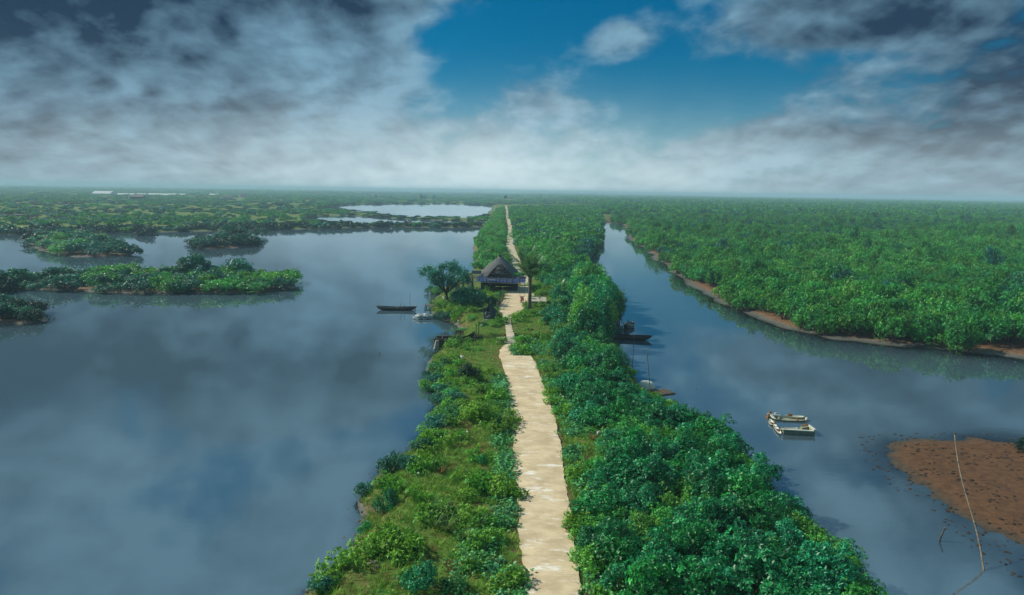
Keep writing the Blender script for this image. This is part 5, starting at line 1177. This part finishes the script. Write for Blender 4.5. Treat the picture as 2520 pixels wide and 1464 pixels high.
def sluice():
    a, b = G(1096, 846, 0.35), G(1166, 834, 0.6)
    t = thing('sluice_channel', 'old timber sluice with plank sides and torn net at the lake end of the channel', 'sluice', (G(1122, 842, 1.1)[0], G(1122, 842, 1.1)[1], 1.0), R(5))
    for sy, x0, x1, nm in ((-0.8, -2.3, 1.9, 'front_side'), (0.85, -2.0, 2.9, 'back_side')):
        for k in range(4): MB().box(((x0 + x1) / 2, sy, -0.42 + 0.27 * k), (x1 - x0, 0.07, 0.25), (0, 0.006 * (k - 1), 0)).build('plank', M['plank_dark'], t)
        MB().tube([(x0 - .1, sy, 0.58), (x1 + .1, sy + 0.02, 0.62)], 0.055, 6).build('top_rail', M['plank'], t)
    for x in (-1.5, 0.0, 1.3): MB().tube([(x, -0.85, 0.62), (x + 0.15, 0.9, 0.64)], 0.04, 6).build('cross_beam', M['plank'], t)
    for x, y, h_ in ((0.4, -0.9, 1.5), (2.1, 0.75, 1.9), (2.4, 0.95, 2.2), (2.0, -0.75, 1.2), (-2.2, -0.8, 0.8)): MB().tube([(x, y, -1.3), (x + 0.06, y, h_)], 0.045, 6).build('post', M['pole'], t)
    V, F = [], []; k = 9
    for i in range(k + 1):
        for j in range(4): u = i / k; V.append((-0.4 + 2.4 * u, 0.35 + 0.16 * j, 0.72 + 0.55 * u * u - 0.25 * math.sin(3.1 * u) - j * 0.2))
    for i in range(k):
        for j in range(3): F.append((i * 4 + j, (i + 1) * 4 + j, (i + 1) * 4 + j + 1, i * 4 + j + 1))
    MB().add(V, F).add([(p[0], p[1] + 0.02, p[2]) for p in V], [f[::-1] for f in F]).build('net', M['net'], t)
    MB().box((-2.0, -1.25, 0.1), (0.5, 0.6, 0.9), (0, 0.1, 0.2), 0.6).build('end_block', M['concrete_grey'], t)
sluice()
q = G(1130, 826, 0.3); t = thing('fish_trap', 'rusty brown fish trap box at the inlet below white foam blocks', 'fish trap', (q[0], q[1], 0.15), 0.2)
for x in (-0.45, 0.45):
    for y in (-0.35, 0.35): MB().tube([(x, y, -0.3), (x, y, 0.7)], 0.04, 5).build('corner_post', M['plank_dark'], t)
for z in (0.1, 0.4, 0.68):
    for y in (-0.36, 0.36): MB().box((0, y, z), (1.0, 0.05, 0.10)).build('slat', M['plank_dark'], t)
    for x in (-0.46, 0.46): MB().box((x, 0, z), (0.05, 0.68, 0.10)).build('slat', M['plank_dark'], t)
def blob(name, lb, cat, loc, size, mat, seed, group=None):
    rn = np.random.default_rng(seed); V, F = [], []; n, m_ = 9, 5
    for i in range(m_ + 1):
        f = math.pi * i / m_
        for j in range(n): a = 2 * math.pi * j / n; k = 1 + rn.normal(0, 0.12); e = 0.75; sg = lambda v: math.copysign(abs(v) ** e, v); V.append((size[0] / 2 * sg(math.sin(f) * math.cos(a)) * k, size[1] / 2 * sg(math.sin(f) * math.sin(a)) * k, size[2] / 2 * sg(math.cos(f)) * k))
    for i in range(m_):
        for j in range(n): F.append((i * n + j, (i + 1) * n + j, (i + 1) * n + (j + 1) % n, i * n + (j + 1) % n))
    o = MB().add(V, F).build(name, M[mat], None, False); o.location = loc; o.rotation_euler = (0, 0, seed * 1.3); return tag(o, lb, cat, group)
for i, (px, py, sx, sy, sz, mt, lb, cat) in enumerate([
    (1128, 799, 0.75, 0.35, 0.25, 'foam', 'white foam block at the lip of the inlet', 'foam block'), (1139, 805, 0.8, 0.35, 0.25, 'foam', 'white foam block above the fish trap', 'foam block'),
    (1195, 791, 0.9, 0.35, 0.18, 'foam', 'heap of white plastic litter in the weeds below the draped net', 'litter'), (1186, 795, 0.5, 0.3, 0.15, 'foam', 'small white rag of litter beside the plastic heap', 'litter'), (1228, 775, 0.25, 0.2, 0.18, 'foam', 'white plastic cup near the corner of the yard', 'litter'),
    (1291, 777, 0.55, 0.35, 0.25, 'yellow', 'crumpled yellow bag in the grass beside the yard', 'bag'), (1185, 829, 0.5, 0.3, 0.16, 'foam', 'white scrap on the short grass above the channel', 'litter'), (1310, 812, 0.45, 0.35, 0.22, 'rock', 'pale stone in the grass between yard and channel', 'stone'),
    (1136, 885, 0.9, 0.5, 0.3, 'foam', 'torn pale sack half hidden by bushes at the lake end of the bank', 'sack'), (1118, 892, 0.45, 0.35, 0.3, 'orange_earth', 'orange plastic scrap in the bank bushes by the pale sack', 'litter'), (1030, 1172, 0.28, 0.16, 0.14, 'foam', 'white scrap with red edge in the weeds above the domed shrub', 'litter'),
    (907, 1280, 0.22, 0.14, 0.12, 'foam', 'white scrap at the waterline below the bright green shrub', 'litter'), (1354, 987, 0.7, 0.35, 0.14, 'concrete', 'broken pale slab lying on the path verge', 'stone'), (1386, 985, 0.35, 0.3, 0.2, 'foam', 'crumpled pale wrapper in the grass verge', 'litter'),
    (1472, 1078, 0.3, 0.25, 0.35, 'foam', 'white rag caught on the dry red spiky plant', 'litter'), (1150, 1070, 0.3, 0.2, 0.12, 'foam', 'pink-white litter scrap in the weeds by the yellow-green shrub', 'litter'), (918, 1388, 0.55, 0.3, 0.16, 'rock', 'flat pale stone on the bare eroded bank', 'stone'), (928, 1398, 0.45, 0.3, 0.18, 'rock', 'second flat stone below it on the bare eroded bank', 'stone'),
    (1255, 790, 0.3, 0.2, 0.1, 'foam', 'small pale scrap at the footpath edge', 'litter')]):
    z = 1.2 if 760 < py else 1.2; q = G(px, py, z); hz_ = H(q[0], q[1])
    if hz_ < 1.0: q = G(px, py, max(hz_, 0)); hz_ = max(H(q[0], q[1]), 0)
    blob({'litter': 'plastic_scrap'}.get(cat, cat.replace(' ', '_')), lb, cat, (q[0], q[1], hz_ + sz * 0.35 + (0.15 if cat in ('litter', 'sack', 'foam block') else 0)), (sx * 0.7, sy * 0.7, sz * 0.8), mt, i + 1)
# footbridge slabs over the channel
q = G(1252, 837, PZ); t = thing('footbridge', 'small concrete slab bridge carrying the footpath over the channel', 'footbridge', (q[0], q[1], 1.13), R(2))
MB().box((0.12, 0, 0.12), (1.25, 3.4, 0.16)).build('deck_slab', M['concrete'], t); MB().box((-0.95, -0.1, 0.10), (0.7, 3.2, 0.14), (0, 0, R(-2))).build('side_slab', M['concrete'], t)
for y in (-1.35, 1.35): MB().box((-0.15, y, -0.62), (2.2, 0.3, 1.28)).build('abutment', M['concrete_grey'], t)
q = G(1352, 834, 0.9); t = thing('culvert_gate', 'low pale sluice gate posts where the channel meets the creekside bushes', 'sluice', (q[0], q[1], 0.2), 0)
for x in (-0.7, 0.05): MB().box((x, 0, 0.5), (0.24, 0.24, 1.1)).build('gate_post', M['concrete'], t)
MB().box((-0.32, 0.02, 0.42), (0.5, 0.07, 0.7)).build('gate_board', M['plank_dark'], t); MB().tube([(0.5, 0, 0.95), (0.85, -0.1, 0.3)], 0.05, 5).build('brace', M['boat_trim'], t)
# pale woven cone hanging among the shrubs behind the tank
q = G(1384, 720, 1.2); t = thing('fish_basket', 'pale cone-shaped fish basket hung on a stake among dark shrubs', 'basket', (q[0], q[1], 1.2)); MB().tube([(0, 0, 0), (0.05, 0, 1.5)], 0.04, 5).build('stake', M['pole'], t)
V, F = [], []; n = 14
for i in range(6):
    for j in range(n): a = 2 * math.pi * j / n; rr = 0.52 * (1 - i / 5) ** 0.8 + 0.03; V.append((rr * math.cos(a) + 0.06 * i, rr * math.sin(a), 1.0 + 0.24 * i))
for i in range(5):
    for j in range(n): F.append((i * n + j, i * n + (j + 1) % n, (i + 1) * n + (j + 1) % n, (i + 1) * n + j))
MB().add(V, F + [tuple(5 * n + j for j in range(n)), tuple(range(n))[::-1]]).build('cone', M['boat_pale'], t, True)

# clods, rotting leaves and pebbles of the mudflat and the far bank
cl = []
for s in (1, 2, 3):
    o = blob('clod_piece', '', '', (0, 0, 0), (0.30, 0.16, 0.12), 'clod', s + 40); me = o.data; bpy.data.objects.remove(o); cl.append(me)
P = fill(shoal, 0.33, 71, 0.5); P = P[in_view(P, 0, 60, 60)]; hh, _ = land(P); rr = np.random.default_rng(8); dn = fbm(P[:, 0] * 0.5, P[:, 1] * 0.5, 81); ok = (hh > -0.16) & (rr.random(len(P)) < np.where(hh < 0.03, 0.32, np.clip((dn - 0.35) * 1.3, 0.02, 0.5))); P, hh = P[ok], hh[ok]
scat('mud_clods', P, np.maximum(hh, -0.02), rr.uniform(0.35, 1.1, len(P)), 0.8, cl, 'dark clods and rotting leaves strewn over the mudflat', 33, 'clods')
rk = GG(left_px[:7]); pts = []
for i in range(len(rk) - 1):
    for u in np.linspace(0, 1, 18): pts.append(rk[i] * (1 - u) + rk[i + 1] * u)
P = np.array(pts); P = P + rr.uniform(-0.5, 0.5, P.shape); hh, _ = land(P)
scat('shore_stones', P, np.clip(hh, -0.05, 0.4), rr.uniform(0.4, 1.1, len(P)), 1.0, [remat(m, M['rock'], 'shore_stone') for m in cl], 'wet stones and debris along the foot of the lake bank', 34, 'stones')

# ------------------------------------------------------------------ far things along and beyond the path
for i, (px, py, s) in enumerate([(1259, 549, 1.6), (1262, 545, 1.4), (1258, 541, 1.3), (1256, 530, 1.5), (1256, 534, 1.2)]):
    q = G(px + 4, py, 1.2); blob('earth_heap', 'heap of orange earth dumped along the far stretch of path', 'earth heap', (q[0], q[1], 1.35), (s * 1.3, s * 2.0, s * 0.9), 'orange_earth', i + 60, 'orange earth heaps beside the path')
q = G(1244, 497, 1.0); t = thing('watchtower', 'dark wooden watchtower standing where the path ends', 'tower', (q[0], q[1], 0.6))
for x in (-1.6, 1.6):
    for y in (-1.6, 1.6): MB().tube([(x * 1.3, y * 1.3, -0.2), (x, y, 8.0)], 0.22, 6).build('leg', M['pole'], t)
cb = MB().box((0, 0, 7.6), (4.4, 4.4, 2.6)).build('cabin', M['wall_wood'], t); MB().box((0, -2.23, 7.9), (2.6, 0.06, 0.9)).build('window', M['black'], cb)
MB().add([(-2.9, -2.9, 8.9), (2.9, -2.9, 8.9), (2.9, 2.9, 8.9), (-2.9, 2.9, 8.9), (0, 0, 10.6)], [(3, 2, 1, 0), (0, 1, 4), (1, 2, 4), (2, 3, 4), (3, 0, 4)]).build('roof', M['thatch_dark'], t)
q = G(1233, 502, 1.0); t = thing('mound_shelter', 'low rounded shelter with pale roof at the end of the path', 'shelter', (q[0], q[1], 0.4)); V, F = [], []
for i in range(7):
    for j in range(17): a = math.pi * j / 16; V.append((12 * math.cos(a) * (1 - 0.1 * (i == 0 or i == 6)), -6 + i * 2, 4.6 * math.sin(a)))
for i in range(6):
    for j in range(16): F.append((i * 17 + j, (i + 1) * 17 + j, (i + 1) * 17 + j + 1, i * 17 + j + 1))
MB().add(V, F).build('roof', M['net'], t, True); MB().box((0, -5.5, 1.6), (20, 0.3, 3.2)).build('front_wall', M['concrete'], t)
for i, (px, py) in enumerate([(1251, 511), (1256, 513)]):
    q = G(px, py, 1.27); t = thing('parked_tricycle', ['dark loaded tricycle with pale cover parked at the path end', 'dark tricycle beside the covered one at the path end'][i], 'tricycle', (q[0], q[1], 1.3), 0.3 * i)
    MB().box((0, 0.4, 0.95), (1.5, 2.2, 0.9)).build('cargo_box', M['tower'], t); MB().box((0, -1.1, 0.9), (0.8, 0.8, 1.1), None, 0.7).build('cab', M['black'], t); MB().box((0, 0.4, 1.55), (1.6, 2.0, 0.3), None, 0.7).build('cover', M['white'], t)
    for x, y in ((-.7, .9), (.7, .9), (0, -1.5)): MB().tube([(x - .08, y, 0.3), (x + .08, y, 0.3)], 0.33, 12).build('wheel', M['rubber'], t)
# greenhouses and farm houses across the lake
for i, (px, w, lb) in enumerate([(258, 45, 'white plastic greenhouse with a steep gable end'), (312, 42, 'long white greenhouse beside the steep-gabled one'), (347, 28, 'shortest white greenhouse in the row on the far plain'), (402, 70, 'longest white greenhouse in the row on the far plain'), (438, 40, 'low white greenhouse at the end of the row'), (528, 22, 'lone small white greenhouse apart from the row')]):
    q = G(px, 478.5 + px * 0.0045, 0.5); t = thing('greenhouse', lb, 'greenhouse', (q[0], q[1], 0.4), 0.1 * (i % 3)); k = q[1] / 1799.0; hw = w * k / 2; hg = 3.2 if i else 6.5
    n = 9; V = []; F = []
    for s in (-hw, hw):
        for j in range(n): a = math.pi * j / (n - 1); V.append((s, 12 * math.cos(a), hg * math.sin(a)))
    for j in range(n - 1): F.append((j, j + 1, n + j + 1, n + j))
    MB().add(V, F + [tuple(range(n)), tuple(range(n, 2 * n))[::-1]]).build('tunnel', M['white'], t); MB().box((-hw - 0.2, 0, 1.6), (0.3, 3, 3.2)).build('door', M['roof_far'], t)
for i, (px, py, lb) in enumerate([(340, 491, 'dark farm shed with a white end wall on the far plain'), (560, 491.5, 'farm house with a pale roof beside a white shed on the plain'), (905, 484, 'small white-walled house beyond the large pond'), (598, 486, 'grey-roofed house behind the meadow across the lake')]):
    q = G(px, py, 0.5); t = thing('farm_house', lb, 'house', (q[0], q[1], 0.4), 0.2 * i); L = (15, 12, 9, 11)[i]
    MB().box((0, 0, 1.8), (L, 7, 3.6)).build('wall', M['white'] if i != 0 else M['wall_wood'], t); rf = MB().add([(-L / 2 - .6, -4.2, 3.5), (L / 2 + .6, -4.2, 3.5), (L / 2 + .6, 4.2, 3.5), (-L / 2 - .6, 4.2, 3.5), (-L / 2 - .6, 0, 6), (L / 2 + .6, 0, 6)], [(0, 1, 5, 4), (2, 3, 4, 5), (0, 4, 3), (1, 2, 5), (0, 3, 2, 1)]).build('roof', M['roof_far'], t)
    for x in (-L / 4, L / 4): MB().box((x, -3.52, 1.9), (1.4, 0.1, 1.4)).build('window', M['black'], t)
    if i == 0: MB().box((-L / 2 - 1.6, 0, 2.6), (3, 5, 5.0)).build('white_end', M['white'], t)
# far towers on the skyline
for i, (px, hgt, w, lb) in enumerate([(100, 20, 60, 'hazy low factory block under the smoke on the horizon'), (316, 23, 22, 'hazy slim tower on the horizon behind the greenhouses'), (392, 20, 34, 'hazy stepped tower block on the horizon'), (30, 18, 80, 'hazy long building at the edge of the far town'), (640, 15, 60, 'hazy low block on the horizon across the meadow'), (1460, 14, 90, 'hazy pale hall on the horizon beyond the forest'), (1180, 15, 50, 'hazy white block on the horizon behind the path end')]):
    q = G(px, hz(px, 4.6)); t = thing('tower_block', lb, 'building', (q[0], q[1], 0)); MB().box((0, 0, hgt / 2), (w, 40, hgt)).build('wall', M['tower'], t); MB().box((w * 0.1, 0, hgt + 2), (w * 0.35, 20, 4)).build('roof_block', M['tower'], t)
    for k in range(4): MB().box((-w * 0.36 + k * w * 0.24, -20.2, hgt * 0.6), (w * 0.10, 0.4, hgt * 0.35)).build('window', M['black'], t)
# dark trees standing out of the far scrub
for i, (px, py, s) in enumerate([(1037, 492, 5.5), (1046, 492, 4.5), (1068, 491, 4.5), (925, 489, 4), (960, 488, 4), (1330, 487, 5), (2060, 497, 6), (1730, 490, 5)]):
    q = G(px, py, 0.5); t = thing('lone_tree', 'tall dark tree standing out of the hazy scrub on the far plain', 'tree', (q[0], q[1], 0.4), i, 'lone trees on the far plain'); t.scale = (s * 0.8, s * 0.8, s)
    o = bpy.data.objects.new('crown', K['talldark'][i % 3]); C.objects.link(o); o.parent = t; o = bpy.data.objects.new('trunk', ST_MANG[i % 3]); C.objects.link(o); o.parent = t

# ------------------------------------------------------------------ air
def haze():
    m, t, out = new_mat('haze_air')
    v = t.node('ShaderNodeVolumePrincipled'); v.inputs['Color'].default_value = (0.50, 0.76, 0.92, 1); v.inputs['Density'].default_value = 0.00036
    v.inputs['Anisotropy'].default_value = 0.0
    t.l.new(v.outputs[0], out.inputs['Volume'])
    o = MB().box((0, 6700, 13.2), (29000, 15500, 31.6)).build('haze', m); tag(o, kind='stuff')
haze()
